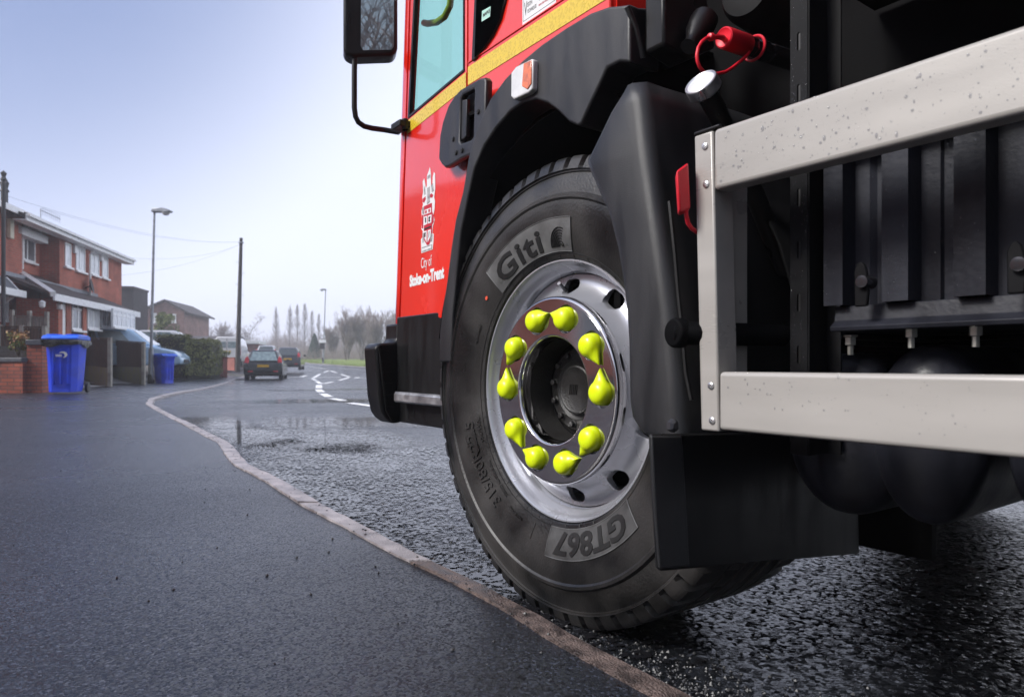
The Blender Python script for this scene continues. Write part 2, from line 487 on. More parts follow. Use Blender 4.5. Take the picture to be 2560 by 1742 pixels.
def wet_mat(name, dry, wet, agg=70.0, bump=0.6, r0=0.30, r1=0.62, pud=0.45, pscale=0.7, chips=0.10, blot=1.0, pud_stretch=(1, 1, 1), spec=0.5, facet=.60):
    """rain-wet asphalt: stone chips in relief, darker wet film, smooth puddled patches"""
    m, t, b = new_mat(name); L = t.links.new
    tc = t.nodes.new('ShaderNodeTexCoord')
    vo = t.nodes.new('ShaderNodeTexVoronoi'); vo.inputs['Scale'].default_value = agg; vo.inputs['Randomness'].default_value = 1
    L(tc.outputs['Object'], vo.inputs[0])
    vc = t.nodes.new('ShaderNodeSeparateColor'); L(vo.outputs['Color'], vc.inputs[0])
    n1 = t.nodes.new('ShaderNodeTexNoise'); n1.inputs['Scale'].default_value = blot; n1.inputs['Detail'].default_value = 7; L(tc.outputs['Object'], n1.inputs[0])
    mp = t.nodes.new('ShaderNodeMapping'); mp.inputs['Scale'].default_value = pud_stretch; L(tc.outputs['Object'], mp.inputs[0])
    n2 = t.nodes.new('ShaderNodeTexNoise'); n2.inputs['Scale'].default_value = pscale; n2.inputs['Detail'].default_value = 5; n2.inputs['Roughness'].default_value = .6; L(mp.outputs[0], n2.inputs[0])
    n3 = t.nodes.new('ShaderNodeTexNoise'); n3.inputs['Scale'].default_value = agg * 2.4; n3.inputs['Detail'].default_value = 2; L(tc.outputs['Object'], n3.inputs[0])
    def mr(s, a, bb, c, d, smooth=True):
        n = t.nodes.new('ShaderNodeMapRange'); L(s, n.inputs[0])
        if smooth: n.interpolation_type = 'SMOOTHSTEP'
        for i, v in enumerate((a, bb, c, d)): n.inputs[i + 1].default_value = v
        return n.outputs[0]
    def mix(a, bb, f, blend='MIX'):
        n = t.nodes.new('ShaderNodeMix'); n.data_type = 'RGBA'; n.blend_type = blend
        for s, v in ((n.inputs[6], a), (n.inputs[7], bb)):
            if isinstance(v, tuple): s.default_value = (*v, 1)
            else: L(v, s)
        if isinstance(f, (int, float)): n.inputs[0].default_value = f
        else: L(f, n.inputs[0])
        return n.outputs[2]
    puddle = mr(n2.outputs['Fac'], 1 - pud, 1 - pud + .13, 0, 1)
    base = mix(wet, dry, mr(n1.outputs['Fac'], .35, .65, 0, 1))
    base = mix(tuple(c * .45 for c in wet), base, mr(vc.outputs[2], 0, .55, .15, 1))
    base = mix(base, tuple(min(1, c * 3.4) for c in dry), mr(vc.outputs[0], 1 - chips, 1, 0, .9))
    base = mix(base, tuple(c * .45 for c in wet), mr(vc.outputs[1], .75, 1, 0, .8))
    base = mix(base, tuple(c * .6 for c in wet), puddle)
    L(base, b.inputs['Base Color'])
    rg = mr(n1.outputs['Fac'], .3, .7, r1, r0)
    ma = t.nodes.new('ShaderNodeMix'); ma.data_type = 'FLOAT'; L(puddle, ma.inputs[0]); L(rg, ma.inputs[2]); ma.inputs[3].default_value = .05
    L(ma.outputs[0], b.inputs['Roughness'])
    b.inputs['Specular IOR Level'].default_value = spec
    hh = t.nodes.new('ShaderNodeMath'); hh.operation = 'ADD'
    L(mr(vo.outputs['Distance'], 0, .7, 1, 0, False), hh.inputs[0]); L(mr(n3.outputs['Fac'], .3, .7, 0, .6), hh.inputs[1])
    st = mr(n2.outputs['Fac'], 1 - pud - .05, 1 - pud + .12, bump, bump * .06)
    bp = t.nodes.new('ShaderNodeBump'); bp.inputs['Distance'].default_value = 1.0 / agg * .8; L(st, bp.inputs['Strength']); L(hh.outputs[0], bp.inputs['Height'])
    # every chip is a facet with a tilt of its own
    ge = t.nodes.new('ShaderNodeNewGeometry')
    s1 = t.nodes.new('ShaderNodeVectorMath'); s1.operation = 'SUBTRACT'; L(vo.outputs['Color'], s1.inputs[0]); s1.inputs[1].default_value = (.5, .5, .5)
    s2 = t.nodes.new('ShaderNodeVectorMath'); s2.operation = 'SCALE'; L(s1.outputs[0], s2.inputs[0]); L(mr(n2.outputs['Fac'], 1 - pud - .05, 1 - pud + .12, facet, facet * .05), s2.inputs['Scale'])
    s3 = t.nodes.new('ShaderNodeVectorMath'); s3.operation = 'ADD'; L(s2.outputs[0], s3.inputs[0]); L(ge.outputs['Normal'], s3.inputs[1])
    s4 = t.nodes.new('ShaderNodeVectorMath'); s4.operation = 'NORMALIZE'; L(s3.outputs[0], s4.inputs[0])
    L(s4.outputs[0], bp.inputs['Normal'])
    L(bp.outputs[0], b.inputs['Normal'])
    return m
M['road'] = wet_mat('wet_road_asphalt', (.019, .021, .026), (.007, .008, .010), agg=105, bump=.2, r0=.16, r1=.34, pud=.40, pscale=.55, chips=.22, blot=.5)
M['pave'] = wet_mat('wet_pavement_asphalt', (.020, .023, .031), (.0045, .005, .007), agg=220, bump=.14, r0=.22, r1=.36, pud=.22, pscale=.6, chips=.30, blot=.6, pud_stretch=(.5, 1.4, 1), spec=.5, facet=.46)
M['grit'] = mat('grit', (.030, .030, .031), .42, var=.6, scale=60)
M['kerb'] = mat('worn_kerb_concrete', (.30, .26, .255), .45, var=.35, scale=14, bump=.5, bscale=190, rvar=.2, col2=(.44, .40, .40))
M['kerbred'] = mat('reddish_kerb_stone', (.085, .060, .052), .45, var=.5, scale=30, bump=.9, bscale=220, rvar=.2, col2=(.20, .145, .125))
M['soil'] = mat('garden_ground', (.07, .065, .055), .85, var=.4, scale=1.2, bump=.4, bscale=12)
M['concrete'] = mat('drive_concrete', (.30, .29, .28), .5, var=.25, scale=2, bump=.2, bscale=50)
M['grass'] = mat('verge_grass', (.16, .24, .03), .8, var=.4, scale=3, bump=.6, bscale=40, col2=(.27, .34, .07))
M['line'] = mat('road_paint', (.72, .72, .72), .5, var=.12, scale=12, bump=.2, bscale=120, lo=.2, hi=.5)

# one sheet to the horizon, slightly below everything else
q = MB()
gx = lin(-240, -120, 8) + lin(-110, 110, 60) + lin(120, 240, 8); gy = lin(-80, 0, 10) + lin(2, 110, 60) + lin(115, 240, 12)
for y in gy:
    for x in gx: q.v.append((x, y, gz(x, y) - .03))
for j in range(len(gy) - 1):
    for i in range(len(gx) - 1):
        k = j * len(gx) + i; q.f.append((k, k + 1, k + len(gx) + 1, k + len(gx)))
tag(q.build('ground', M['soil'], None, recalc=False), kind='structure')
road = strip(lambda y: kerb_x(y) - .02, lambda y: max(far_x(y), kerb_x(y) + .5), 26, 0).build('road', M['road'], None, recalc=False)
tag(road, kind='structure')
PZ = .040
KW = .11
def kw(y): return .062 + .026 * sm(1.5, 3.0, y)
def pave_dz(y): return PZ
pv = strip(back_x, lambda y: kerb_x(y) - kw(y), 14, PZ).build('pavement', M['pave'], None, recalc=False)
tag(pv, kind='structure')
# kerb stones, a low bull-nosed edging; pale where rain-washed, red-brown further down the near end
def kerb_run(name, y0, y1, mt, line, h0=.0, side=1, joint=.915):
    q = MB(); y = y0
    while y < y1:
        y2 = min(y1, y + joint * .86)
        n = 14
        pts = [y + (y2 - y - .012) * i / n for i in range(n + 1)]
        prof_ = [(.006, -.06), (.0, h0 + PZ - .020), (-.006, h0 + PZ - .004), (-.016, h0 + PZ + .003), (-KW + .004, h0 + PZ + .005), (-KW, -.02)]
        jx, jz = random.uniform(-.004, .004), random.uniform(-.005, .004)
        for yy in pts:
            for (dx, dz) in prof_:
                dx *= kw(yy) / KW
                x = line(yy) + side * dx * 1.15 + jx
                q.v.append((x + random.uniform(-.0025, .0025), yy, gz(x, yy) + dz + jz + random.uniform(-.002, .002)))
        b = len(q.v) - (n + 1) * 6
        for i in range(n):
            for j in range(5):
                k = b + i * 6 + j
                q.f.append((k, k + 1, k + 7, k + 6))
        q.f.append(tuple(b + j for j in range(6))); q.f.append(tuple(b + n * 6 + j for j in range(5, -1, -1)))
        y = y2
    o = q.build(name, mt)
    return tag(o, kind='structure')
random.seed(3)
kerb_run('kerb', -6, 1.86, M['kerbred'], kerb_x)
kerb_run('kerb', 1.86, 10.4, M['kerb'], kerb_x)
kerb_run('kerb', 10.4, 60, M['kerb'], kerb_x, joint=.9)
kerb_run('kerb', 40, 95, M['kerb'], far_x, side=-1, joint=2)
vg = strip(lambda y: max(far_x(y), kerb_x(y) + .6) + .12, lambda y: max(far_x(y), kerb_x(y) + .6) + 9 + (y - 38) * .15, 8, .06, [y for y in ROWS if 40 <= y <= 100])
tag(vg.build('grass_verge', M['grass'], None, recalc=False), 'bright green grass verge beyond the far side of the road', 'grass', kind='stuff')
# short turf blades on the verge
random.seed(5); q = MB()
for _ in range(5000):
    y = random.uniform(42, 92); x = max(far_x(y), kerb_x(y) + .6) + .15 + random.random() ** 2 * 5
    z = gz(x, y) + .05; h = random.uniform(.06, .16); a = random.uniform(0, 3.14); w = .02
    q.add([(x - w * math.cos(a), y - w * math.sin(a), z), (x + w * math.cos(a), y + w * math.sin(a), z), (x + random.uniform(-.04, .04), y, z + h)], [(0, 1, 2)])
tag(q.build('turf', M['grass'], None, recalc=False, smooth=False), 'tufts of short grass on the far verge', 'grass', kind='stuff')
# shallow rainwater lying by the kerb
def puddle_mat():
    m, t, b = new_mat('rain_water'); L = t.links.new
    b.inputs['Base Color'].default_value = (.012, .012, .014, 1); b.inputs['Roughness'].default_value = .06
    tr = t.nodes.new('ShaderNodeBsdfTransparent'); mx = t.nodes.new('ShaderNodeMixShader')
    tc = t.nodes.new('ShaderNodeTexCoord'); uv = t.nodes.new('ShaderNodeVectorMath'); uv.operation = 'LENGTH'; L(tc.outputs['Generated'], uv.inputs[0])
    at_ = t.nodes.new('ShaderNodeAttribute'); at_.attribute_name = 'edge'
    n1 = t.nodes.new('ShaderNodeTexNoise'); n1.inputs['Scale'].default_value = 5; n1.inputs['Detail'].default_value = 5; L(tc.outputs['Object'], n1.inputs[0])
    n2 = t.nodes.new('ShaderNodeTexVoronoi'); n2.inputs['Scale'].default_value = 85; L(tc.outputs['Object'], n2.inputs[0])
    sc = t.nodes.new('ShaderNodeSeparateColor'); L(n2.outputs['Color'], sc.inputs[0])
    a = t.nodes.new('ShaderNodeMath'); a.operation = 'MULTIPLY_ADD'; L(n1.outputs['Fac'], a.inputs[0]); a.inputs[1].default_value = .75; L(at_.outputs['Fac'], a.inputs[2])
    c = t.nodes.new('ShaderNodeMath'); c.operation = 'MULTIPLY_ADD'; L(sc.outputs[0], c.inputs[0]); c.inputs[1].default_value = -.98; L(a.outputs[0], c.inputs[2])
    mr = t.nodes.new('ShaderNodeMapRange'); mr.interpolation_type = 'SMOOTHSTEP'; L(c.outputs[0], mr.inputs[0]); mr.inputs[1].default_value = .30; mr.inputs[2].default_value = .48
    L(mr.outputs[0], mx.inputs[0]); L(tr.outputs[0], mx.inputs[1]); L(b.outputs[0], mx.inputs[2]); L(mx.outputs[0], t.nodes['Material Output'].inputs[0])
    return m
M['puddle'] = puddle_mat()
def puddle(pts, w, dz=.005):
    """a strip of water along pts (plan), w wide; 'edge' fades to its rim"""
    q = MB(); val = []; n = 8
    P_ = [Vector((*p, 0)) for p in pts]
    for i, p in enumerate(P_):
        d = (P_[min(i + 1, len(P_) - 1)] - P_[max(i - 1, 0)]).normalized(); nr = Vector((-d.y, d.x, 0))
        for j in range(n + 1):
            v = j / n * 2 - 1; c = p + nr * v * w / 2
            q.v.append((c.x, c.y, gz(c.x, c.y) + dz))
            e = 1 - v * v; u = i / (len(P_) - 1) * 2 - 1; val.append(.62 * min(e, 1 - u * u) ** .7)
    for i in range(len(P_) - 1):
        for j in range(n):
            k = i * (n + 1) + j; q.f.append((k, k + 1, k + n + 2, k + n + 1))
    me = q.mesh('puddle'); a = me.attributes.new('edge', 'FLOAT', 'POINT')
    a.data.foreach_set('value', val)
    return tag(link_mesh('puddle', me, M['puddle'], None), kind='structure')
def along(y0, y1, off, n=16): return [(kerb_x(y0 + (y1 - y0) * i / n) + off, y0 + (y1 - y0) * i / n) for i in range(n + 1)]
puddle(along(2.3, 6.4, .80, 34), 1.45, .004)
puddle(along(1.22, 2.6, .12, 20), .22, .0045)
puddle(along(1.9, 4.3, .16), .42)
puddle(along(3.2, 5.0, .75), .60)
puddle(along(4.6, 7.6, .35), .55)
puddle([(-2.6 + i * .22, 6.7 + .02 * i) for i in range(14)], 1.5)
puddle([(-1.9 + i * .10, 5.0 - .03 * i) for i in range(12)], .75)
puddle([(-4.2 + i * .35, 10.6 + .1 * i) for i in range(12)], 1.6)
puddle([(-6.2 + i * .4, 16.6 + .25 * i) for i in range(14)], 1.2)
# drive crossings
def patch(name, pts, dz, mt, n=6):
    """four corner sheet laid on the ground"""
    q = MB()
    for j in range(n + 1):
        for i in range(n + 1):
            u, v = i / n, j / n
            a = Vector(pts[0]).lerp(Vector(pts[1]), u); b = Vector(pts[3]).lerp(Vector(pts[2]), u)
            p = a.lerp(b, v); q.v.append((p.x, p.y, gz(p.x, p.y) + dz))
    for j in range(n):
        for i in range(n):
            k = j * (n + 1) + i; q.f.append((k, k + 1, k + n + 2, k + n + 1))
    return q.build(name, mt, None)
tag(patch('driveway', [(-11.8, 19.9), (-9.9, 15.0), (-14.5, 15.2), (-17, 20)], .062, M['concrete']), kind='structure')
tag(patch('driveway', [(-15.2, 29.0), (-12.6, 22.4), (-17.5, 21.5), (-18.5, 29)], .062, M['concrete']), kind='structure')
tag(patch('driveway', [(-9.9, 13.2), (-9.0, 11.6), (-12, 10.5), (-13, 13.2)], .062, M['concrete']), kind='structure')
# painted lines: worn white dashes and the lozenge of the small roundabout
def gpt(px, py):
    """where the photo's direction meets the road"""
    d = Vector(((px - 1280) / FPX, 1, -(py - 910) / FPX)); t = 1.0; last = t
    while t < 160:
        p = Vector((0, 0, CAMZ)) + d * t
        if p.z < gz(p.x, p.y): break
        last = t; t += .25
    lo, hi = last, t
    for _ in range(20):
        m_ = (lo + hi) / 2; p = Vector((0, 0, CAMZ)) + d * m_
        if p.z < gz(p.x, p.y): hi = m_
        else: lo = m_
    return Vector((0, 0, CAMZ)) + d * lo
qz2 = lambda a, b: (500 + .3163 * a, 560 + .3163 * b)
def dash(p0, p1, w):
    a, b = gpt(*qz2(*p0)), gpt(*qz2(*p1))
    d = Vector((b.x - a.x, b.y - a.y, 0)); l = d.length
    if l < .01: return
    d /= l; nrm = Vector((-d.y, d.x, 0)) * w * .78 / 2
    n = max(2, int(l / .8)); q.v0 = len(q.v); bse = len(q.v)
    for i in range(n + 1):
        c_ = a + (b - a) * i / n
        for s in (-1, 1):
            x, y = c_.x + nrm.x * s, c_.y + nrm.y * s
            q.v.append((x, y, gz(x, y) + .006))
    for i in range(n): q.f.append((bse + 2 * i, bse + 2 * i + 1, bse + 2 * i + 3, bse + 2 * i + 2))
q = MB()
for p0, p1, w in (((890, 1218), (950, 1185), .22), ((885, 1222), (915, 1235), .22), ((975, 1175), (1015, 1160), .22), ((1030, 1160), (1078, 1175), .22), ((1115, 1188), (1178, 1208), .22), ((1182, 1212), (1100, 1236), .22), ((975, 1262), (1050, 1247), .22), ((920, 1242), (955, 1262), .22),
                  ((920, 1212), (1120, 1212), .40), ((430, 1218), (600, 1218), .40), ((690, 1212), (780, 1210), .45), ((795, 1208), (840, 1198), .3), ((1232, 1218), (1250, 1212), .3), ((1255, 1218), (1390, 1222), .25),
                  ((940, 1272), (940, 1298), .24), ((934, 1308), (960, 1330), .22), ((970, 1342), (1022, 1368), .20), ((1040, 1380), (1138, 1398), .18), ((1180, 1415), (1375, 1443), .18), ((1450, 1452), (1700, 1480), .18),
                  ((700, 1118), (880, 1128), .12), ((880, 1128), (1000, 1146), .12), ((1090, 1138), (1390, 1160), .1)):
    dash(p0, p1, w)
tag(q.build('road_markings', M['line'], None), kind='structure')
# loose chippings and grit washed along the kerb
random.seed(11); q = MB()
def stone(x, y, z, r):
    vs = []
    for (a, b, c_) in ((1, 0, 0), (-1, 0, 0), (0, 1, 0), (0, -1, 0), (0, 0, 1), (0, 0, -1)):
        k = r * random.uniform(.6, 1.3); vs.append((x + a * k, y + b * k, z + c_ * k * .75))
    q.add(vs, [(0, 2, 4), (2, 1, 4), (1, 3, 4), (3, 0, 4), (2, 0, 5), (1, 2, 5), (3, 1, 5), (0, 3, 5)])
for _ in range(2600):
    y = 1.0 + random.random() ** 1.5 * 8; k = kerb_x(y)
    x = k + .02 + abs(random.gauss(0, .13 + .02 * y)); r = random.uniform(.0015, .0050)
    stone(x, y, gz(x, y) + r * .15, r)
for _ in range(5200):
    y = .55 + random.random() ** 1.3 * 3.2; k = kerb_x(y)
    x = k + .012 + abs(random.gauss(0, .10)); r = random.uniform(.0014, .0048)
    stone(x, y, gz(x, y) + r * .15, r)
for _ in range(150):
    y = 1.2 + random.random() ** 1.3 * 8.5; k = kerb_x(y) - KW
    x = k - abs(random.gauss(0, .35)) if random.random() < .55 else k - random.random() * 4.5; r = random.uniform(.0012, .0052)
    stone(x, y, gz(x, y) + PZ + r * .4, r)
for _ in range(160):
    y = 1.2 + random.random() * 7; x = kerb_x(y) - random.random() * KW; r = random.uniform(.0015, .005)
    stone(x, y, gz(x, y) + PZ + .006 + r * .4, r)
tag(q.build('gravel', M['grit'], None, smooth=False), 'dark loose chippings scattered along the wet kerb', 'gravel', kind='stuff')
# ------------------------------------------------------------------ the refuse truck (its own frame: x into the truck, y forward, z up, 0 = front wheel contact)
TH = math.atan(1230 / FPX)
TR = Frame(0.107, 1.575, 0, TH)
truck = thing('refuse_truck', 'red refuse truck with big front wheel and grey side guard parked by the kerb', 'truck', (0.107, 1.575, 0), TH)
def V(px, py, x): return TR.loc(px, py, 0, x)
def VY(px, py, y): return TR.loc(px, py, 1, y)
def drops(name, parent, pts, rmin, rmax, flat=0.45, run=0.25):
    """beads of rain: low domes lying on a surface; pts = (position, outward normal)"""
    mb = MB()
    for p, n in pts:
        r = rmin + (rmax - rmin) * random.random() ** 3
        n = Vector(n).normalized(); p = Vector(p)
        u = n.orthogonal().normalized(); w = n.cross(u)
        if abs(n.z) < 0.5:
            w = Vector((0, 0, 1)) - n * n.z; w.normalize(); u = w.cross(n)
        ey = 1.0 + (random.random() * 1.2 if random.random() < run else 0)
        vs = []; fs = []; K2 = 8
        for (rr, hh) in ((1.0, 0.0), (0.85, 0.55), (0.45, 0.93)):
            for k in range(K2):
                a = 2 * math.pi * k / K2
                vs.append(p + u * math.cos(a) * rr * r + w * math.sin(a) * rr * r * ey + n * hh * r * flat * 1.6)
        vs.append(p + n * r * flat * 1.6)
        for i in range(2):
            for k in range(K2):
                l = (k + 1) % K2
                fs.append((i * K2 + k, i * K2 + l, (i + 1) * K2 + l, (i + 1) * K2 + k))
        for k in range(K2): fs.append((2 * K2 + k, 2 * K2 + (k + 1) % K2, 3 * K2))
        mb.add(vs, fs)
    o = mb.build(name, M['water'], parent, angle=180)
    o['kind'] = 'stuff'
    return o

# ---------------- front wheel
WC = 0.52
wheel = part('wheel', truck)
prof = [(.2985, .010), (.300, .002), (.304, -.005), (.318, -.011), (.345, -.020), (.375, -.027), (.400, -.0305), (.418, -.0315), (.428, -.0305), (.4325, -.0345), (.4385, -.0345),
        (.443, -.028), (.460, -.025), (.476, -.020), (.4835, -.0170), (.4850, -.0200), (.4885, -.0200), (.4900, -.0165), (.4960, -.0145), (.5060, -.0105), (.5140, -.0065), (.5185, -.0005), (.5200, .010), (.5200, .030)]
prof = [(r if r < .43 else .43 + (r - .43) * 1.09, x - (.008 if r > .489 and x < .0 else 0)) for r, x in prof]
def xs(r):
    for (r0, x0), (r1, x1) in zip(prof, prof[1:]):
        if r0 <= r <= r1: return x0 + (x1 - x0) * (r - r0) / (r1 - r0)
    return prof[-1][1]
tread_x = [.050, .0555, .058, .066, .0685, .105, .108, .116, .119, .150, .153, .167, .170, .201, .204, .212, .215, .250, .2525, .2605, .263]
full = [(r, x, 0) for r, x in prof] + [(prof[-1][0], x, 1) for i, x in enumerate(tread_x)] + [(r, .32 - x, 0) for r, x in reversed(prof)]
grooves = [(.0555, .068), (.106, .118), (.151, .169), (.202, .214), (.2505, .262)]
NP, NS = 60, 6
mb = MB()
vs = []; fs = []
NA = NP * NS
for k in range(NA):
    ph = 2 * math.pi * k / NA
    sgm = k % NS
    for (r, x, t) in full:
        rr = r
        if t and any(a < x < b for a, b in grooves): rr = r - .012
        edge = 1 - min(1, abs(x - .012) / .036) if x < .16 else 1 - min(1, abs(x - .308) / .036)
        if .496 < r and x < .049 and sgm == 0: rr = min(r, .510); x = x + .014
        if r > .510 and x > .271 and sgm in (3, 4): rr = r - .011
        if .068 < x < .105 and sgm in (3,): rr = r - .008
        if .4885 < r < .499 and x < .1 and sgm in (0,): rr = r; 
        vs.append((x, -rr * math.sin(ph), WC + max(-WC + .0015, rr * math.cos(ph))))
nf = len(full)
for k in range(NA):
    l = (k + 1) % NA
    for i in range(nf - 1):
        fs.append((k * nf + i, k * nf + i + 1, l * nf + i + 1, l * nf + i))
mb.add(vs, fs)
tyre = mb.build('tyre', M['rubber'], wheel, angle=28)
def on_tyre(me, r0, phi0, h=.0012, thick=.0012):
    """wrap a flat mesh (x along the sidewall clockwise, y outwards) round the sidewall; phi0 in degrees is where x = 0"""
    def f(c):
        r = r0 + c.y
        ph = R(phi0) + c.x / (r0 + .02)
        return Vector((xs(r) - h - (thick if c.z > 1e-6 else 0), -r * math.sin(ph), WC + r * math.cos(ph)))
    return remap(me, f)
def arc_panel(r0, r1, p0, p1, n=28, border=0.0):
    q = MB(); vs = []; fs = []; nr = 8
    for i in range(n + 1):
        for j in range(nr + 1):
            r = r0 + (r1 - r0) * j / nr; ph = R(p0 + (p1 - p0) * i / n)
            vs.append((xs(r) - .0016, -r * math.sin(ph), WC + r * math.cos(ph)))
    for i in range(n):
        for j in range(nr):
            a = i * (nr + 1) + j
            fs.append((a, a + 1, a + nr + 2, a + nr + 1))
    q.add(vs, fs); return q
def arc_frame(r0, r1, p0, p1, rad=.0011):
    pts = []
    n = 24
    for i in range(n + 1):
        ph = R(p0 + (p1 - p0) * i / n); pts.append((r1, ph))
    for i in range(1, 6): pts.append((r1 + (r0 - r1) * i / 6, R(p1)))
    for i in range(n + 1):
        ph = R(p1 + (p0 - p1) * i / n); pts.append((r0, ph))
    for i in range(1, 7): pts.append((r0 + (r1 - r0) * i / 6, R(p0)))
    return MB().tube([(xs(r) - .0018, -r * math.sin(p), WC + r * math.cos(p)) for r, p in pts], rad, 5)
arc_panel(.3165, .3905, -40.5, 11.5).build('label_panel', M['panelgrey'], tyre, angle=60)
arc_frame(.3165, .3905, -40.5, 11.5).build('label_border', M['panelgrey'], tyre)
arc_panel(.313, .379, 133, 182).build('label_panel', M['panelgrey2'], tyre, angle=60)
arc_frame(.313, .379, 133, 182).build('label_border', M['panelgrey'], tyre)
def tyre_text(body, r, phi, w, h, mt='letter', bold=.02, ref='H', name='lettering', hh=.0022, space=1.0):
    me = fit_text(body, w, h, .002, bold, ref, space)
    # long straight edges must bend with the tyre
    bm = bmesh.new(); bm.from_mesh(me)
    bmesh.ops.remove_doubles(bm, verts=bm.verts, dist=1e-5)
    bmesh.ops.subdivide_edges(bm, edges=[e for e in bm.edges if e.calc_length() > .012], cuts=2)
    bm.to_mesh(me); bm.free()
    on_tyre(me, r, phi, hh, .0012)
    return link_mesh(name, me, M[mt], tyre, smooth=False)
tyre_text('Giti', .325, -36.5, .185, .049, bold=.024, space=1.12)
# arch emblem of curved stripes beside the name
q = MB()
for k in range(7):
    r_in = .006 + .0052 * k
    pts = []
    for i in range(13):
        a = math.pi * (1.0 - i / 12 * (0.62 if k > 1 else 1.0))
        pts.append((r_in * math.cos(a) * .9, max(0, r_in * math.sin(a)) * 1.15))
    path = []
    for (a, b) in pts:
        r = .326 + b; ph = R(5.2) + a / .345
        path.append((xs(r) - .003, -r * math.sin(ph), WC + r * math.cos(ph)))
    q.tube(path, .0012, 4)
q.build('emblem', M['letter'], tyre)
tyre_text('GT867', .322, 137.0, .245, .046, mt='letter', bold=.03)
tyre_text('315/80R22.5', .345, -144.5, .250, .030, mt='rubber', bold=.01)
tyre_text('156/150L', .322, -116, .070, .010, mt='rubber', bold=0)
tyre_text('TUBELESS  ALL STEEL RADIAL', .322, -146, .120, .0075, mt='rubber', bold=0)
tyre_text('REGROOVABLE', .336, -70, .055, .007, mt='rubber', bold=0)
tyre_text('MADE IN CHINA', .334, -160, .060, .007, mt='rubber', bold=0)
tyre_text('18PR', .372, -115, .03, .011, mt='rubber', bold=0)
q = MB(); q.lathe([(0, -.0012), (.0052, -.0012), (.0056, 0)], (xs(.352) - .0004, .352 * math.sin(R(48.9)), WC + .352 * math.cos(R(48.9))), (1, 0, 0), 16)
q.build('paint_dot', M['reddot'], tyre)
# fine moulded ticks round the bead and on the sidewall
q = MB()
for k in range(40):
    ph = 2 * math.pi * (k + .3) / 40
    q.tube([(xs(r) - .0006, -r * math.sin(ph), WC + r * math.cos(ph)) for r in (.300, .305, .310)], .0008, 4)
for ph in (-65.5, -71.5, -168, 100, 60):
    q.tube([(xs(r) - .0006, -r * math.sin(R(ph)), WC + r * math.cos(R(ph))) for r in (.323, .335, .348, .362)], .0008, 4)
q.tube([(xs(.3135) - .0004, -.3135 * math.sin(2 * math.pi * k / 96), WC + .3135 * math.cos(2 * math.pi * k / 96)) for k in range(97)], .0008, 4, cap=False)
q.build('moulded_ticks', M['letter'], tyre)

# rim: rolled flange, drop, convex disc with ten hand holes
rim_p = [(.276, .30), (.276, .16), (.283, .030), (.2905, .020), (.2945, .012), (.2975, .003), (.3000, .003), (.3010, .008), (.2985, .014), (.3, .30)]
q = MB().lathe([(.2965, .014), (.3010, .010), (.3015, .004), (.2995, -.0005), (.2960, -.0005), (.2925, .004), (.2890, .013), (.2835, .024), (.2770, .030), (.2735, .036), (.2715, .060), (.2705, .090), (.268, .12), (.268, .28)], (0, 0, WC), n=128)
rim = q.build('rim', M['rim'], wheel, angle=50)
q = MB().lathe([(.1300, -.012), (.150, -.013), (.200, -.0125), (.208, -.008), (.216, .008), (.226, .030), (.240, .046), (.256, .052), (.2700, .050), (.2700, .062), (.252, .064), (.236, .058), (.222, .044), (.210, .022), (.198, .002), (.150, -.001), (.1300, -.001)], (0, 0, WC), n=128)
q.f += [tuple(range(len(q.v) - 128, len(q.v)))][:0]
disc_me = q
# close the lathe into a solid so that it can be pierced
n0 = 128; nrow = len(q.v) // n0
for k in range(n0):
    l = (k + 1) % n0
    q.f.append(((nrow - 1) * n0 + k, (nrow - 1) * n0 + l, l, k))
disc = q.build('wheel_disc', M['rim'], rim, angle=40)
cut = []
for k in range(10):
    a = R(34 + 36 * k)
    y, z = -.2430 * math.sin(a), WC + .2430 * math.cos(a)
    pts = []
    for (u, w) in slot(0, 0, .036, .056, 8):
        # long side along the rim
        pts.append((-.02, y + (-math.cos(a)) * w - math.sin(a) * u, z - math.sin(a) * w + math.cos(a) * u))
    c = MB().prism(pts, (.14, 0, 0)).build('tmpcut', M['rim'], rim)
    cut.append(c)
apply_bool(disc, cut)
disc.data.polygons.foreach_set('use_smooth', [True] * len(disc.data.polygons)); disc.data.set_sharp_from_angle(angle=R(32))
# weights, valve
q = MB().tube([(.03, .235 * math.sin(R(2)), WC + .232), (.012, .235 * math.sin(R(2)) - .006, WC + .240), (.0, -.002, WC + .246)], [.005, .004, .0045], 8)
q.build('valve', M['steel'], rim)

# polished trim ring with ten nut windows
loops = [circle(0, 0, .2060, 96), circle(0, 0, .1290, 72)]
for k in range(10):
    a = R(18 + 36 * k)
    loops.append(circle(.1685 * math.sin(a), .1685 * math.cos(a), .0325, 28))
me = plate_mesh(loops, .0016)
remap(me, lambda c: Vector((-.0215 + c.z, -c.x, WC + c.y)))
ring = link_mesh('trim_ring', me, M['chrome'], wheel, angle=30)
q = MB().lathe([(.2050, -.0215), (.2080, -.0222), (.2120, -.0205), (.2150, -.016), (.2155, -.004), (.2140, .006), (.2120, .006), (.2125, -.004), (.205, -.018)], (0, 0, WC), n=128)
q.lathe([(.1300, -.0220), (.1275, -.0228), (.1240, -.0210), (.1205, -.014), (.1190, .000), (.1185, .020), (.1175, .045), (.119, .046), (.1205, .02), (.13, -.018)], (0, 0, WC), n=128)
q.build('ring_edge', M['chrome'], ring, angle=50)
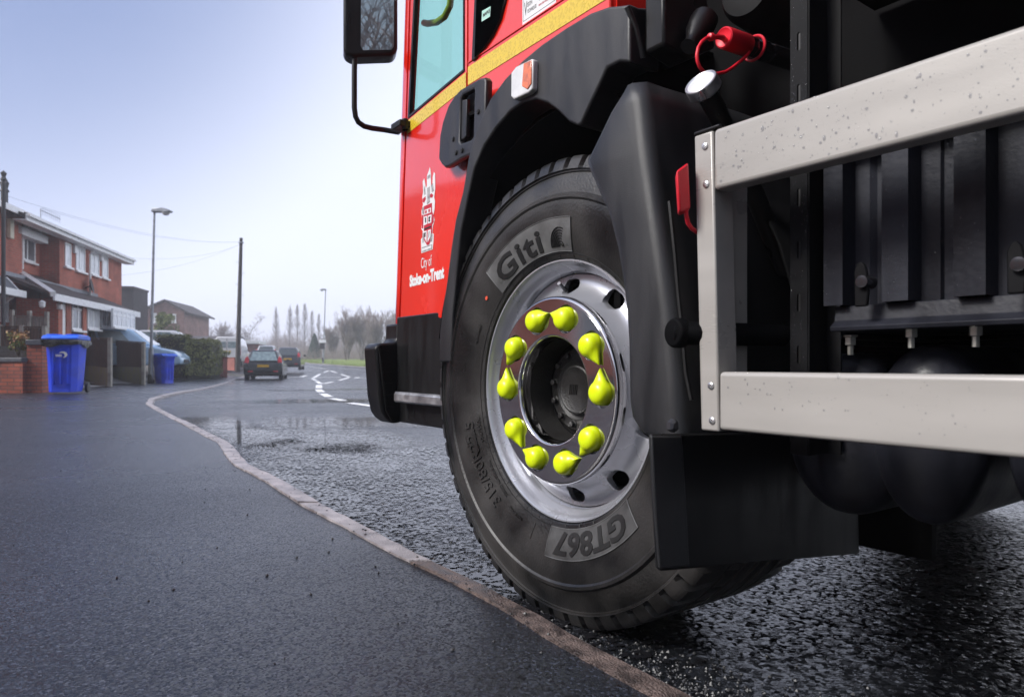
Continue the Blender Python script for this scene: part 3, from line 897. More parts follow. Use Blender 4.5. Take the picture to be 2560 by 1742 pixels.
# nuts under fluorescent pointers, the pointers set tip to tip in pairs
nut_proto = None
for k in range(10):
    a = R(18 + 36 * k)
    c = Vector((-.012, -.1685 * math.sin(a), WC + .1685 * math.cos(a)))
    sgn = 1 if k % 2 else -1          # pairs point at each other along the rim
    q = MB().lathe([(.0235, .006), (.0235, -.004), (.0190, -.006), (.0185, -.014), (.0, -.014)], c, n=6, a0=a)
    nutm = M['steel']
    n_o = q.build('wheel_nut', nutm, wheel, bevel=.001)
    er = Vector((0, -math.sin(a), math.cos(a))); et = Vector((0, -math.cos(a), -math.sin(a))) * sgn
    q = MB()
    prf = [(.0275, .004), (.0275, -.006), (.0273, -.0105), (.0270, -.0125), (.0266, -.0145), (.0262, -.0165), (.0257, -.0190), (.0248, -.0220), (.0228, -.0265), (.0195, -.0305), (.0140, -.0335), (.0070, -.0352), (0, -.0356)]
    vs = []; fs = []; n1 = 36
    for (rr, h) in prf[:-1]:
        for i in range(n1):
            b = 2 * math.pi * i / n1
            cb, sb = math.cos(b), math.sin(b)
            # teardrop: the side facing the neighbour is drawn out into a pointer near the collar
            pull = max(0, 1 - (abs(h + .0145) / .0085) ** 2)
            tip = rr + (.0518 - rr) * pull ** .6
            al = math.acos(rr / tip) if tip > rr else 0
            th = abs((b + math.pi) % (2 * math.pi) - math.pi)
            rad = rr / math.cos(al - th) if th < al else rr
            vs.append(c + Vector((h, 0, 0)) + et * cb * rad + er * sb * rad)
    vs.append(c + Vector((prf[-1][1], 0, 0)))
    m1 = len(prf) - 1
    for j in range(m1 - 1):
        for i in range(n1):
            l = (i + 1) % n1
            fs.append((j * n1 + i, j * n1 + l, (j + 1) * n1 + l, (j + 1) * n1 + i))
    for i in range(n1): fs.append(((m1 - 1) * n1 + i, (m1 - 1) * n1 + (i + 1) % n1, m1 * n1))
    q.add(vs, fs)
    q.build('nut_indicator', M['yellow'], wheel, angle=30)
# hub
q = MB().lathe([(.1180, .010), (.1150, .030), (.1130, .075), (.1080, .088), (.1020, .088), (.0980, .070), (.0960, .060), (.0720, .058), (.0680, .062), (.0600, .064), (.0585, .060), (.0570, .052), (.0530, .050), (.0480, .053), (.0, .054)], (0, 0, WC), n=72)
hub = q.build('hub', M['hub'], wheel, angle=40)
for k in range(12):
    a = R(10 + 30 * k)
    c = Vector((.060, -.0840 * math.sin(a), WC + .0840 * math.cos(a)))
    MB().lathe([(.0115, .0), (.0115, -.003), (.0082, -.003), (.0080, -.011), (.006, -.0125), (0, -.0125)], c, n=6, a0=a).build('hub_bolt', M['hub'], hub, bevel=.0006)
q = MB()
for k in range(5):
    q.tube([(.0525, .02 - .006 * k, WC + .012), (.0520, .022 - .006 * k, WC - .012)], .0012, 4)
q.build('casting_mark', M['hub'], hub)
# brake drum and axle behind the wheel
MB().lathe([(.20, .30), (.20, .10), (.12, .07), (.11, .07)], (0, 0, WC), n=48).build('brake_drum', M['blackpaint'], truck)
MB().tube([(.25, 0, WC - .03), (1.9, 0, WC - .03)], .06, 12).build('front_axle', M['blackpaint'], truck)

# ---------------- cab
TT = R(5.7)
P_SEAM = V(1168, 171, .03); YS = P_SEAM.y
DD = Vector((math.sin(TT), math.cos(TT), 0)); DN = Vector((-math.cos(TT), math.sin(TT), 0)); DP0 = Vector((.03, YS, 0))
def Dp(px, py, off=0.0):
    """photo direction -> (s along the door, z)"""
    p = TR.onp(px, py, DP0 + DN * off, DN)
    return ((p - DP0 - DN * off).dot(DD), p.z)
def D3(s, z, off=0.0):
    p = DP0 + DD * s + DN * off
    return Vector((p.x, p.y, z))
def door_plate(name, loops, off, depth, mt, parent, bevel=0.0):
    me = plate_mesh(loops, depth, bevel)
    remap(me, lambda c: D3(c.x, c.y, off + c.z))
    return link_mesh(name, me, mt, parent, angle=30)
out = [Dp(*p) for p in ((1166, 60), (1160, 450), (1157, 640), (1152, 786), (1000, 811), (1003, 600), (1012, 300), (1026, 0))]
s_f = out[4][0]
ztop = 2.95
rake = -.055
def fz(z, base): return base + rake * max(0, z - 1.0) * .9
s_front = lambda z: Dp(1000, 811)[0] + (Dp(1026, 0)[0] - Dp(1000, 811)[0]) * (z - Dp(1000, 811)[1]) / (Dp(1026, 0)[1] - Dp(1000, 811)[1])
s_win = lambda z: Dp(1020, 297)[0] + (Dp(1035, 0)[0] - Dp(1020, 297)[0]) * (z - Dp(1020, 297)[1]) / (Dp(1035, 0)[1] - Dp(1020, 297)[1])
zb = sum(Dp(*p)[1] for p in ((1000, 811), (1095, 795))) / 2
zw = sum(Dp(*p)[1] for p in ((1020, 296), (1157, 183))) / 2
s_r = Dp(1161, 183)[0]
door_out = [(0.004, ztop), (0.004, zb), (s_front(zb), zb), (s_front(ztop), ztop)]
win_loop = [(s_r, ztop - .12), (s_r, zw), (s_win(zw), zw), (s_win(ztop - .12), ztop - .12)]
door = door_plate('door', [door_out, win_loop], -.012, .024, M['red'], truck, bevel=.004)
door_plate('window_seal', [win_loop, [(s_r + .006, ztop - .128), (s_r + .006, zw + .007), (s_win(zw) - .016, zw + .007), (s_win(ztop - .128) - .016, ztop - .128)]], -.004, .012, M['blackplastic'], door)
door_plate('door_window', [[(s_r + .005, ztop - .125), (s_r + .005, zw + .005), (s_win(zw) - .012, zw + .005), (s_win(ztop - .125) - .012, ztop - .125)]], -.010, .004, M['cabglass'], door)
# reflective stripe along the door
z_s1 = zw - .004
z_s0 = sum(Dp(*p)[1] for p in ((1030, 327), (1164, 220))) / 2
door_plate('reflective_stripe', [[(.006, z_s0), (s_front(z_s0) - .012, z_s0), (s_front(z_s1) - .010, z_s1 - .004), (.006, z_s1 - .004)]], .0008, .0012, M['gold'], door)
# lettering
def door_text(body, p0, p1, caph, bold, ref):
    a = Dp(*p0); b = Dp(*p1)
    w = a[0] - b[0]
    hgt = (Dp(p0[0], p0[1] - caph)[1] - a[1])
    me = fit_text(body, w, hgt, .0002, bold, ref)
    zz = (a[1] + b[1]) / 2
    remap(me, lambda c: D3(a[0] - c.x, zz + c.y, .0010 + c.z))
    return link_mesh('lettering', me, M['white'], door, smooth=False)
def C(a, b): return (1000 + .2150 * a, 400 + .2150 * b)
door_text('City of', C(248, 1262), C(372, 1225), 26, .0, 'C')
door_text('Stoke-on-Trent', C(116, 1472), C(516, 1363), 26, .055, 'S')
# city crest: supporters and mantling round a quartered shield, scroll below
def crest(pts, lvl, mt, name='crest_print', parent=None):
    loop = [Dp(*C(*p)) for p in pts]
    return door_plate(name, [loop], .0008 + .0005 * lvl, .0005, M[mt], parent)
cr = crest([(350, 85), (340, 120), (318, 185), (316, 300), (303, 330), (298, 285), (285, 215), (268, 250), (272, 370), (262, 440), (270, 520), (252, 600), (262, 700), (250, 800), (268, 830), (262, 900), (247, 925), (250, 1085), (382, 1040), (392, 940), (396, 862), (381, 850), (386, 770), (405, 700), (392, 640), (404, 580), (410, 480), (400, 440), (412, 340), (412, 160), (398, 142), (384, 200), (380, 300), (366, 320), (362, 170), (357, 110)], 0, 'white', 'crest', door)
q_items = [
    ([(283, 540), (376, 500), (380, 880), (345, 985), (318, 992), (283, 930)], 'crestred'),
    ([(268, 455), (300, 425), (305, 455), (285, 500), (268, 490)], 'crestred'),
    ([(352, 405), (372, 390), (392, 410), (380, 440), (356, 440)], 'crestred'),
    ([(262, 640), (278, 640), (274, 800), (256, 795)], 'crestred'),
    ([(380, 600), (396, 650), (396, 720), (380, 750)], 'crestred'),
    ([(320, 330), (352, 310), (352, 490), (318, 520)], 'crestgrey'),
    ([(283, 300), (297, 330), (302, 400), (283, 410)], 'crestgrey'),
    ([(368, 300), (388, 270), (398, 360), (374, 380)], 'crestgrey'),
    ([(322, 190), (356, 170), (358, 205), (324, 225)], 'crestgrey'),
    ([(256, 1018), (376, 980), (376, 1035), (256, 1075)], 'crestgrey'),
    ([(262, 560), (280, 545), (280, 630), (262, 630)], 'crestgrey'),
    ([(266, 850), (282, 850), (284, 960), (262, 965)], 'crestgrey'),
    ([(364, 840), (384, 870), (376, 950), (352, 955)], 'crestgrey'),
]
for p_, m_ in q_items: crest(p_, 1, m_, 'crest_print', cr)
q_items = [([(286, 662), (323, 650), (323, 745), (284, 762)], 'white'), ([(331, 648), (373, 634), (370, 728), (331, 742)], 'white'),
           ([(284, 832), (317, 822), (315, 962), (288, 905)], 'white'), ([(330, 818), (366, 808), (360, 890), (326, 962)], 'white'),
           ([(284, 800), (366, 765), (366, 785), (284, 820)], 'black'), ([(290, 585), (366, 555), (366, 610), (290, 640)], 'white'),
           ([(262, 1032), (370, 996), (370, 1022), (262, 1060)], 'white')]
for p_, m_ in q_items: crest(p_, 2, m_, 'crest_print', cr)
q_items = [([(298, 675), (310, 668), (312, 725), (300, 735)], 'black'), ([(340, 665), (362, 655), (352, 690), (360, 715), (340, 720)], 'black'),
           ([(288, 850), (306, 840), (304, 890), (290, 905)], 'black'), ([(338, 835), (352, 830), (346, 880), (336, 910)], 'crestgrey'),
           ([(300, 592), (318, 586), (318, 620), (300, 626)], 'crestred'), ([(338, 576), (356, 570), (356, 604), (338, 610)], 'crestred')]
for p_, m_ in q_items: crest(p_, 3, m_, 'crest_print', cr)

# body shell behind the seam, cab front, rear wall, roof, floor
shell = MB()
z0c = .70
arch_cut = [(.030, -.14, ztop), (.030, -.14, 1.28)] + [(.030, .66 * math.sin(R(a)), WC + .76 * math.cos(R(a))) for a in (-8, 0, 10, 20, 30)] + [(.030, YS - .004, WC + .76 * math.cos(R(40)) + .02), (.030, YS - .004, ztop)]
shell.prism(arch_cut, (.018, 0, 0))
side_panel = shell.build('side_panel', M['red'], truck, bevel=.004)
A = lambda z: D3(s_front(z) + .006, z)
q = MB(); rows = []
zs = [z0c - .03 + (ztop - z0c + .03) * i / 12 for i in range(13)]
for z in zs:
    a = A(z)
    pts = [a + DN * -.02, a + DN * .001, a + DD * .020 + DN * .002]
    for i in range(1, 8):
        g = R(12 * i)
        d2 = Vector((math.sin(TT + g), math.cos(TT + g), 0))
        pts.append(pts[-1] + d2 * .022)
    last = pts[-1]
    pts.append(Vector((2.1, last.y + .06, z)))
    rows.append([Vector((p.x, p.y, z)) for p in pts])
m_ = len(rows[0])
for r_ in rows: q.v.extend([tuple(p) for p in r_])
g_ = MB(); g_.v = list(q.v)
for i in range(len(rows) - 1):
    for j in range(m_ - 1):
        f_ = (i * m_ + j, i * m_ + j + 1, (i + 1) * m_ + j + 1, (i + 1) * m_ + j)
        (g_ if zs[i] > 1.3 and j >= 6 else q).f.append(f_)
q.build('cab_front', M['red'], truck, solid=.006, angle=50)
g_.build('windscreen', M['cabglass'], truck)
MB().box(.045, -.145, 1.345, 2.1, -.125, ztop).build('cab_rear_wall', M['red'], truck)
MB().box(.06, -.14, z0c, 2.1, -.12, 1.342).build('cab_underside', M['blackpaint'], truck)
MB().box(.03, -.14, ztop, 2.1, 1.15, ztop + .05).build('cab_roof', M['red'], truck, bevel=.02)
MB().box(.10, -.12, z0c, 2.1, 1.0, z0c + .03).build('cab_floor', M['blackpaint'], truck)
MB().box(2.08, -.14, z0c, 2.11, 1.0, 1.34).build('offside_panel', M['red'], truck)
MB().box(2.09, .2, 1.342, 2.095, 1.0, ztop - .1).build('offside_window', M['cabglass'], truck)
# what shows through the door window
pts = [TR.onp(*p, DP0 + DN * -.07, DN) for p in ((1130, -120), (1129, -20), (1125, 15), (1112, 42), (1093, 56), (1070, 60), (1060, 58))]
MB().tube(pts, .011, 12).build('grab_rail', M['grabyellow'], truck)

# stripe, quarter window, stickers on the side panel
q3 = lambda a, b: (820 + .2845 * a, .2845 * b)
q5 = lambda a, b: (1080 + .3036 * a, .3036 * b)
def side_plate(name, loops, x, depth, mt, parent, bevel=0.0):
    me = plate_mesh([[(p[1], p[2]) for p in lp] for lp in loops], depth, bevel)
    remap(me, lambda c: Vector((x - c.z, c.x, c.y)))
    return link_mesh(name, me, mt, parent, angle=30)
zt = sum(V(*p, .03).z for p in ((1170, 171), (1320, 68))) / 2
zl = sum(V(*p, .03).z for p in ((1170, 226), (1490, 0))) / 2
q = MB().box(.0285, -.137, zl, .0303, YS - .006, zt)
q.build('reflective_stripe', M['gold'], side_panel)
q = MB().box(.0270, -.137, zt + .010, .0303, YS - .006, zt + .014)
q.build('panel_crease', M['red'], side_panel, bevel=.001)
def up(pt, z):
    p = V(*pt, .03); return Vector((.03, p.y, z))
qw = [q3(1300, 0), q3(1275, 540), q3(1300, 530), q3(1380, 430), q3(1460, 320), q3(1530, 170), q3(1575, 0)]
lp = [V(*p, .03) for p in qw]
lp = [Vector((.03, lp[0].y, 2.2))] + lp + [Vector((.03, lp[-1].y - .03, 1.75)), Vector((.03, lp[-1].y - .05, 2.2))]
cyy = sum(p.y for p in lp) / len(lp)
seal = side_plate('quarter_window_seal', [lp], .028, .008, M['blackplastic'], side_panel, bevel=.002)
qg = [q3(1310, 0), q3(1292, 505), q3(1372, 412), q3(1448, 300), q3(1512, 160), q3(1550, 0)]
lg = [V(*p, .024) for p in qg]
lg = [Vector((.03, lg[0].y, 2.18))] + lg + [Vector((.03, lg[-1].y - .03, 1.75)), Vector((.03, lg[-1].y - .045, 2.18))]
side_plate('quarter_window', [lg], .0225, .002, M['darkglass'], seal)
mg = [V(*q3(*p), .021) for p in ((1355, 100), (1430, 58), (1425, 148), (1350, 195))]
mint = side_plate('sticker', [mg], .0208, .0006, M['mintlabel'], seal)
def side_text(body, p0, p1, caph, mt, parent, x=.0290, bold=0, ref='H'):
    a = V(*p0, x); b = V(*p1, x); h = V(p0[0], p0[1] - caph, x).z - a.z
    me = fit_text(body, a.y - b.y, h, .0001, bold, ref)
    zz = (a.z + b.z) / 2
    remap(me, lambda c: Vector((x - .0004 - c.z, a.y - c.x, zz + c.y)))
    return link_mesh('lettering', me, M[mt], parent, smooth=False)
side_text('MAPLE', q3(1363, 150), q3(1423, 112), 8, 'black', mint, x=.0203, bold=.02)
st = [V(*p, .029) for p in (q5(760, -200), q5(745, 212), q5(1000, 45), q5(1020, 30), q5(1030, -200))]
z_lo = sum(V(*p, .029).z for p in (q5(745, 212), q5(1020, 32))) / 2
y0_, y1_ = V(*q5(745, 212), .029).y, V(*q5(1022, 32), .029).y
sticker = side_plate('sticker', [[(0, y0_, z_lo), (0, y1_, z_lo), (0, y1_, z_lo + .3), (0, y0_, z_lo + .3)]], .0292, .0008, M['white'], side_panel)
def st_text(body, y, z, w, h, mt='black', bold=0.0, tilt=0):
    me = fit_text(body, w, h, .0001, bold)
    remap(me, lambda c: Vector((.0286 - c.z, y - c.x, z + c.y)))
    link_mesh('lettering', me, M[mt], sticker, smooth=False)
ww = y0_ - y1_
st_text('V', y0_ - .06 * ww, z_lo + .020, .09 * ww, .034)
st_text('ISION', y0_ - .155 * ww, z_lo + .038, .15 * ww, .011)
st_text('TECHNIQUES', y0_ - .155 * ww, z_lo + .022, .28 * ww, .009)
st_text('01254 679', y0_ - .50 * ww, z_lo + .034, .46 * ww, .020)
st_text('www.vision-techniques.com', y0_ - .50 * ww, z_lo + .020, .44 * ww, .007, 'crestred')
st_text('the purpose of crime prevention', y0_ - .08 * ww, z_lo + .072, .80 * ww, .010)
st_text('images are recorded for', y0_ - .08 * ww, z_lo + .092, .70 * ww, .010)
q = MB()
for (ya, yb, za, zb_) in ((y0_ - .03 * ww, y1_ + .03 * ww, z_lo + .008, z_lo + .0092), (y0_ - .03 * ww, y0_ - .036 * ww, z_lo + .008, z_lo + .3), (y1_ + .036 * ww, y1_ + .03 * ww, z_lo + .008, z_lo + .3)):
    q.box(.0286, ya, za, .0289, yb, zb_)
q.build('border', M['black'], sticker)

# grey handle recess over the seam
hp = [(975, 1400), (985, 1200), (1010, 1075), (1060, 930), (1110, 850), (1165, 790), (1340, 688), (1378, 682), (1393, 705), (1385, 1000), (1320, 1330), (1240, 1370), (1180, 1395), (1060, 1470), (1030, 1475), (1000, 1445)]
hole = [(1172, 870), (1190, 835), (1285, 785), (1290, 800), (1280, 1200), (1262, 1228), (1175, 1262), (1160, 1240)]
loops = [[Dp(*q3(*p), .035) for p in hp], [Dp(*q3(*p), .035) for p in hole]]
handle = door_plate('door_handle', loops, .026, .022, M['darkplastic'], door, bevel=.006)
hp2 = [Dp(*q3(*p), .01) for p in ((1140, 830), (1300, 740), (1310, 1250), (1140, 1290))]
door_plate('handle_recess', [hp2], .006, .004, M['black'], door)
gp = [Dp(*q3(*p), .03) for p in ((1176, 885), (1226, 872), (1218, 1195), (1196, 1225), (1174, 1228))]
door_plate('handle_grip', [gp], .026, .012, M['darkplastic'], door, bevel=.003)
for (a, b) in ((1105, 1225), (1325, 985), (1130, 1345), (1182, 1325)):
    s, z = Dp(*q3(a, b), .036); p = D3(s, z, .036)
    MB().lathe([(.0075, 0), (.007, -.004), (.003, -.005), (0, -.003)], p, -DN, 12).build('handle_screw', M['blackplastic'], door)

# ---------------- mirror
YM = .98
mh = [VY(*p, YM) for p in ((858, -260), (858, 105), (862, 118), (878, 130), (900, 133), (980, 144), (990, 138), (993, 128), (993, -260))]
mirror = MB().prism(mh, (0, .075, 0)).build('mirror', M['blackplastic'], truck, bevel=.014, seg=4)
mg = [VY(*p, YM - .0015) for p in ((904, -250), (902, 108), (908, 120), (978, 131), (984, 124), (985, -250))]
mgo = MB().prism(mg, (0, .001, 0)).build('mirror_glass', M['mirror'], mirror)
mid = sum((Vector(v.co) for v in mgo.data.vertices), Vector()) / len(mgo.data.vertices)
turn = Matrix.Translation(mid) @ Matrix.Rotation(R(-21), 4, 'Z') @ Matrix.Diagonal((.92, 1, 1, 1)) @ Matrix.Translation(-mid)
mgo.data.transform(turn); mirror.data.transform(turn)
arm = [VY(*p, YM + .045) for p in ((888, 100), (886, 180), (886, 270), (889, 292), (896, 306), (910, 316), (930, 321), (960, 325))] + [VY(995, 331, YM + .01), D3(s_front(1.48) - .01, VY(1020, 336, YM).z, .012)]
MB().tube(arm, .0095, 12).build('mirror_arm', M['blackplastic'], mirror)
c = D3(s_front(1.48) - .012, VY(1020, 337, YM).z, .012)
q = MB().box(c.x - .03, c.y - .02, c.z - .012, c.x + .03, c.y + .05, c.z + .010)
q.lathe([(.011, -.02), (.012, .016), (0, .018)], c + Vector((-.005, -.01, 0)), (0, 0, 1), 12)
q.build('arm_bracket', M['blackplastic'], mirror, bevel=.003)

# ---------------- bumper corner, sill and step below the door
zd = zb
q6 = lambda a, b: (920 + .1898 * a, 780 + .1898 * b)
bp_ = [VY(*q6(*p), .94) for p in ((97, 470), (155, 408), (340, 402), (375, 380), (390, 330), (392, 150), (450, 150), (450, 1450), (330, 1470), (240, 1400), (185, 1320), (140, 1100))]
bumper = MB().prism(bp_, (0, .10, 0)).build('bumper', M['blackplastic'], truck, bevel=.008)
q = MB()
for (a0_, a1_, b) in ((165, 290, 492), (185, 300, 650), (200, 315, 800), (215, 325, 955), (228, 330, 1105), (245, 350, 1260)):
    p0, p1 = VY(*q6(a0_, b), .937), VY(*q6(a1_, b + 4), .937)
    q.box(p0.x, .934, p0.z - .004, p1.x, .942, p0.z + .004)
pr = [VY(*q6(*p), .937) for p in ((150, 470), (180, 760), (215, 1050), (245, 1300), (330, 1440))]
q.tube(pr, .004, 6)
q.build('bumper_rib', M['blackplastic'], bumper)
p_l = V(992, 982, .06)
q = MB().box(.05, .40, p_l.z, .075, .935, zb + .02)
sill = q.build('sill_panel', M['blackplastic'], truck, bevel=.004)
stz0, stz1 = V(983, 1004, -.0).z, V(983, 984, -.0).z
q = MB().box(.015, .40, stz0, .20, V(984, 994, .015).y, stz1)
step = q.build('step', M['alu'], truck, bevel=.003)
q = MB()
yy = .46
while yy < V(984, 994, .015).y:
    q.lathe([(.004, 0), (.002, .007), (0, .0075)], (.022, yy, stz1 - .001), (0, 0, 1), 6)
    q.lathe([(.003, 0), (.002, -.004), (0, -.005)], (.022, yy, stz0 + .001), (0, 0, 1), 6)
    yy += .0085
q.build('step_tread', M['alu'], step)
zlo = V(1000, 1054, .07).z
MB().box(.06, .40, zlo, .10, .94, stz0 - .004).build('step_well', M['blackplastic'], truck, bevel=.006)

# ---------------- wheel arch
of = [(1097, 905), (1099, 830), (1108, 760), (1117, 700), (1127, 620), (1138, 550), (1156, 480), (1171, 392), (1195, 310), (1226, 246), (1262, 197), (1305, 152), (1353, 112), (1414, 70), (1475, 33), (1520, 17), (1550, 14)]
inf_ = [(1592, 147), (1547, 155), (1517, 170), (1452, 311), (1443, 315), (1420, 304), (1396, 279), (1368, 258), (1338, 249), (1308, 256), (1274, 279), (1238, 322), (1210, 364), (1186, 419), (1167, 505), (1152, 577), (1140, 690), (1130, 790), (1128, 905)]
XF = -.035
YR = -.262
tp = V(1566, 20, XF); bt = V(1594, 147, XF)
poly = [V(*p, XF) for p in of] + [Vector((XF, YR, V(1563, 17, XF).z))] + [Vector((XF, YR, bt.z))] + [V(*p, XF) for p in inf_[1:]]
fender = MB().prism(poly, (.085, 0, 0)).build('wheel_arch', M['darkplastic'], truck, bevel=.012, seg=4)
ep = [VY(*p, YR) for p in ((1578, 17), (1628, 20), (1645, 27), (1657, 61), (1693, 149), (1693, 165), (1600, 149))]
MB().prism(ep, (0, .03, 0)).build('arch_end', M['darkplastic'], fender, bevel=.008, seg=3)
rp = [VY(*p, YR - .0) for p in ((1566, 15), (1611, 147))]
MB().tube([VY(1568, 17, YR - .001), VY(1590, 70, YR - .001), VY(1607, 146, YR - .001)], .006, 8).build('arch_bead', M['darkplastic'], fender)
# side lamp
lb = [V(*q5(*p), XF - .014) for p in ((648, 600), (690, 548), (818, 484), (833, 492), (826, 735), (790, 768), (672, 822), (646, 798))]
lamp = MB().prism(lb, (.018, 0, 0)).build('side_lamp', M['clear'], fender, bevel=.006, seg=3)
lb = [V(*q5(*p), XF - .016) for p in ((752, 525), (818, 494), (815, 690), (785, 738), (738, 712))]
MB().prism(lb, (.004, 0, 0)).build('amber_lens', M['amber'], lamp, bevel=.0015)
# black inner arch
q = MB(); rows = []
for k in range(22):
    a = R(-78 + 160 * k / 21)
    rows.append((-.60 * math.sin(a), WC + .66 * math.cos(a)))
for x in (.02, .42):
    for (y, z) in rows: q.v.append((x, y, z))
for k in range(21): q.f.append((k, k + 1, 22 + k + 1, 22 + k))
q.build('arch_liner', M['blackpaint'], truck, solid=.006)
MB().box(.0, -.24, 1.265, .42, YS + .02, 1.275).build('arch_roof', M['blackpaint'], truck)
MB().box(.42, -.62, .2, .44, .66, 1.5).build('inner_wall', M['blackpaint'], truck)

# ---------------- mudguard behind the wheel
inner = [(1573, 214), (1530, 282), (1471, 378), (1478, 402), (1526, 520), (1548, 610), (1562, 700), (1570, 770), (1575, 850), (1577, 950), (1578, 1010), (1584, 1050), (1605, 1082), (1630, 1098)]
corner = [(1598, 219), (1608, 290), (1619, 378), (1622, 402), (1640, 520), (1654, 610), (1667, 700), (1676, 770), (1685, 850), (1694, 950), (1698, 1000), (1701, 1040), (1704, 1078), (1706, 1096)]
XM = -.2
q = MB(); m_ = 12
for pi, pc in zip(inner, corner):
    a = V(*pi, XM); c = V(*pc, XM); z = (a.z + c.z) / 2 if pi[1] > 300 else a.z
    if pi[1] < 300: c.z = a.z
    a.z = c.z = z if pi[1] >= 300 else a.z
    rr = .022
    row = [Vector((XM + .012, a.y + .004, z)), Vector((XM + .002, a.y, z)), Vector((XM, a.y - .008 if a.y - .008 > c.y + rr else (a.y + c.y + rr) / 2, z))]
    row.append(Vector((XM, c.y + rr, z)))
    for i in range(1, 5):
        g = math.pi / 2 * i / 4
        row.append(Vector((XM + rr - rr * math.cos(g), c.y + rr - rr * math.sin(g), z)))
    row.append(Vector((XM + .10, c.y - .004, z)))
    row.append(Vector((XM + .25, c.y - .006, z)))
    row.append(Vector((XM + .50, c.y - .006, z)))
    row.append(Vector((XM + .52, c.y + .05, z)))
    q.v.extend([tuple(p) for p in row])
n_r = len(inner)
for i in range(n_r - 1):
    for j in range(m_ - 1):
        q.f.append((i * m_ + j, i * m_ + j + 1, (i + 1) * m_ + j + 1, (i + 1) * m_ + j))
mud = q.build('mudguard', M['darkplastic'], truck, solid=.005, angle=60)
# top face of the mudguard
t0 = V(1573, 214, XM); c0 = V(1598, 219, XM)
MB().prism([(XM + .004, t0.y, t0.z), (XM + .52, t0.y, t0.z), (XM + .52, c0.y + .004, t0.z), (XM + .02, c0.y, t0.z), (XM + .002, c0.y + .02, t0.z)], (0, 0, .004)).build('mudguard_top', M['darkplastic'], mud, bevel=.0015)
st_ = [Vector((XM + .012, V(*p, XM).y - .012, V(*p, XM).z)) for p in ((1646, 505), (1660, 640), (1668, 740), (1678, 830), (1686, 930), (1700, 1000))]
MB().tube(st_, .0035, 6).build('edge_strip', M['blackplastic'], mud)
flp = [VY(*p, -.56) for p in ((1630, 1085), (1638, 1250), (1648, 1420), (1655, 1428), (2149, 1384), (2143, 1080))]
flap = MB().prism(flp, (0, .008, 0)).build('mud_flap', M['blackplastic'], truck, bevel=.003)
f2 = [VY(*p, -.566) for p in ((1630, 1090), (1706, 1090), (1716, 1250), (1725, 1415), (1652, 1422), (1638, 1250))]
MB().prism(f2, (0, .006, 0)).build('flap_fold', M['darkplastic'], flap, bevel=.002)
q = MB().tube([VY(1688, 832, -.545), VY(1740, 834, -.57), VY(1960, 838, -.62)], .017, 14)
q.lathe([(.0, -.006), (.020, -.005), (.022, 0), (.022, .012)], VY(1688, 832, -.548), (1, -.2, 0), 20)
q.build('mudguard_stay', M['blackpaint'], truck, bevel=.002)
MB().lathe([(.010, .004), (.010, -.003), (.006, -.006), (0, -.006)], VY(1682, 1064, -.545), (0, 1, 0), 6).build('mudguard_bolt', M['steel'], mud)

# ---------------- side guard
XG = -.22
guard = part('side_guard', truck)
zu1, zu0 = .9066, .822
zl1, zl0 = .5694, .4886
YE = -2.6
def rail(z0, z1):
    y0 = V(1788, 400, XG).y if z0 > .7 else V(1801, 1000, XG).y
    return MB().box(XG - .004, YE, z0, XG + .026, y0, z1).build('guard_rail', M['guard'], guard, bevel=.006, seg=4)
ru = rail(zu0, zu1); rl = rail(zl0, zl1)
pp = [V(*p, XG) for p in ((1735, 344), (1781, 330), (1798, 1079), (1752, 1075))]
zt_, zb2 = .908, .4857
pp = [Vector((XG, pp[0].y, zt_)), Vector((XG, pp[1].y, zt_)), Vector((XG, pp[2].y, zb2)), Vector((XG, pp[3].y, zb2))]
post = MB().prism(pp, (.045, 0, 0)).build('guard_post', M['guard'], guard, bevel=.003)
MB().box(XG + .0, pp[1].y - .012, zt_ + .001, XG + .07, pp[0].y + .001, zt_ + .006).build('post_cap', M['blackplastic'], post, bevel=.002)
for (a, b) in ((1763, 366), (1766, 461), (1778, 964), (1781, 1051)):
    MB().lathe([(.0052, 0), (.0048, -.0020), (.0030, -.0030), (.0014, -.0030), (.001, -.0018), (0, -.0018)], V(a, b, XG), (1, 0, 0), 14).build('rivet', M['alu'], post)
iu0, iu1 = V(1805, 700, -.15), V(1860, 700, -.12)
MB().box(-.15, iu1.y, zl0 + .01, -.11, iu0.y, zu1 - .01).build('inner_post', M['guard'], guard, bevel=.003)
# red lamp box clipped to the post
rb = [VY(*p, -.548) for p in ((1692, 428), (1722, 405), (1736, 413), (1738, 521), (1699, 530))]
rb = [VY(*p, -.548) for p in ((1691, 427), (1720, 405), (1728, 520), (1698, 530))]
tail = MB().prism(rb, (0, .02, 0))
red_box = MB().prism([VY(*p, -.575) for p in ((1691, 426), (1721, 404), (1727, 521), (1698, 531))], (.020, .020, 0)).build('marker_lamp', M['redrubber'], truck, bevel=.004, seg=3)
MB().tube([VY(*p, -.57) for p in ((1714, 522), (1716, 540), (1720, 558), (1730, 572), (1745, 582))], .0032, 8).build('lamp_cable', M['redrubber'], red_box)

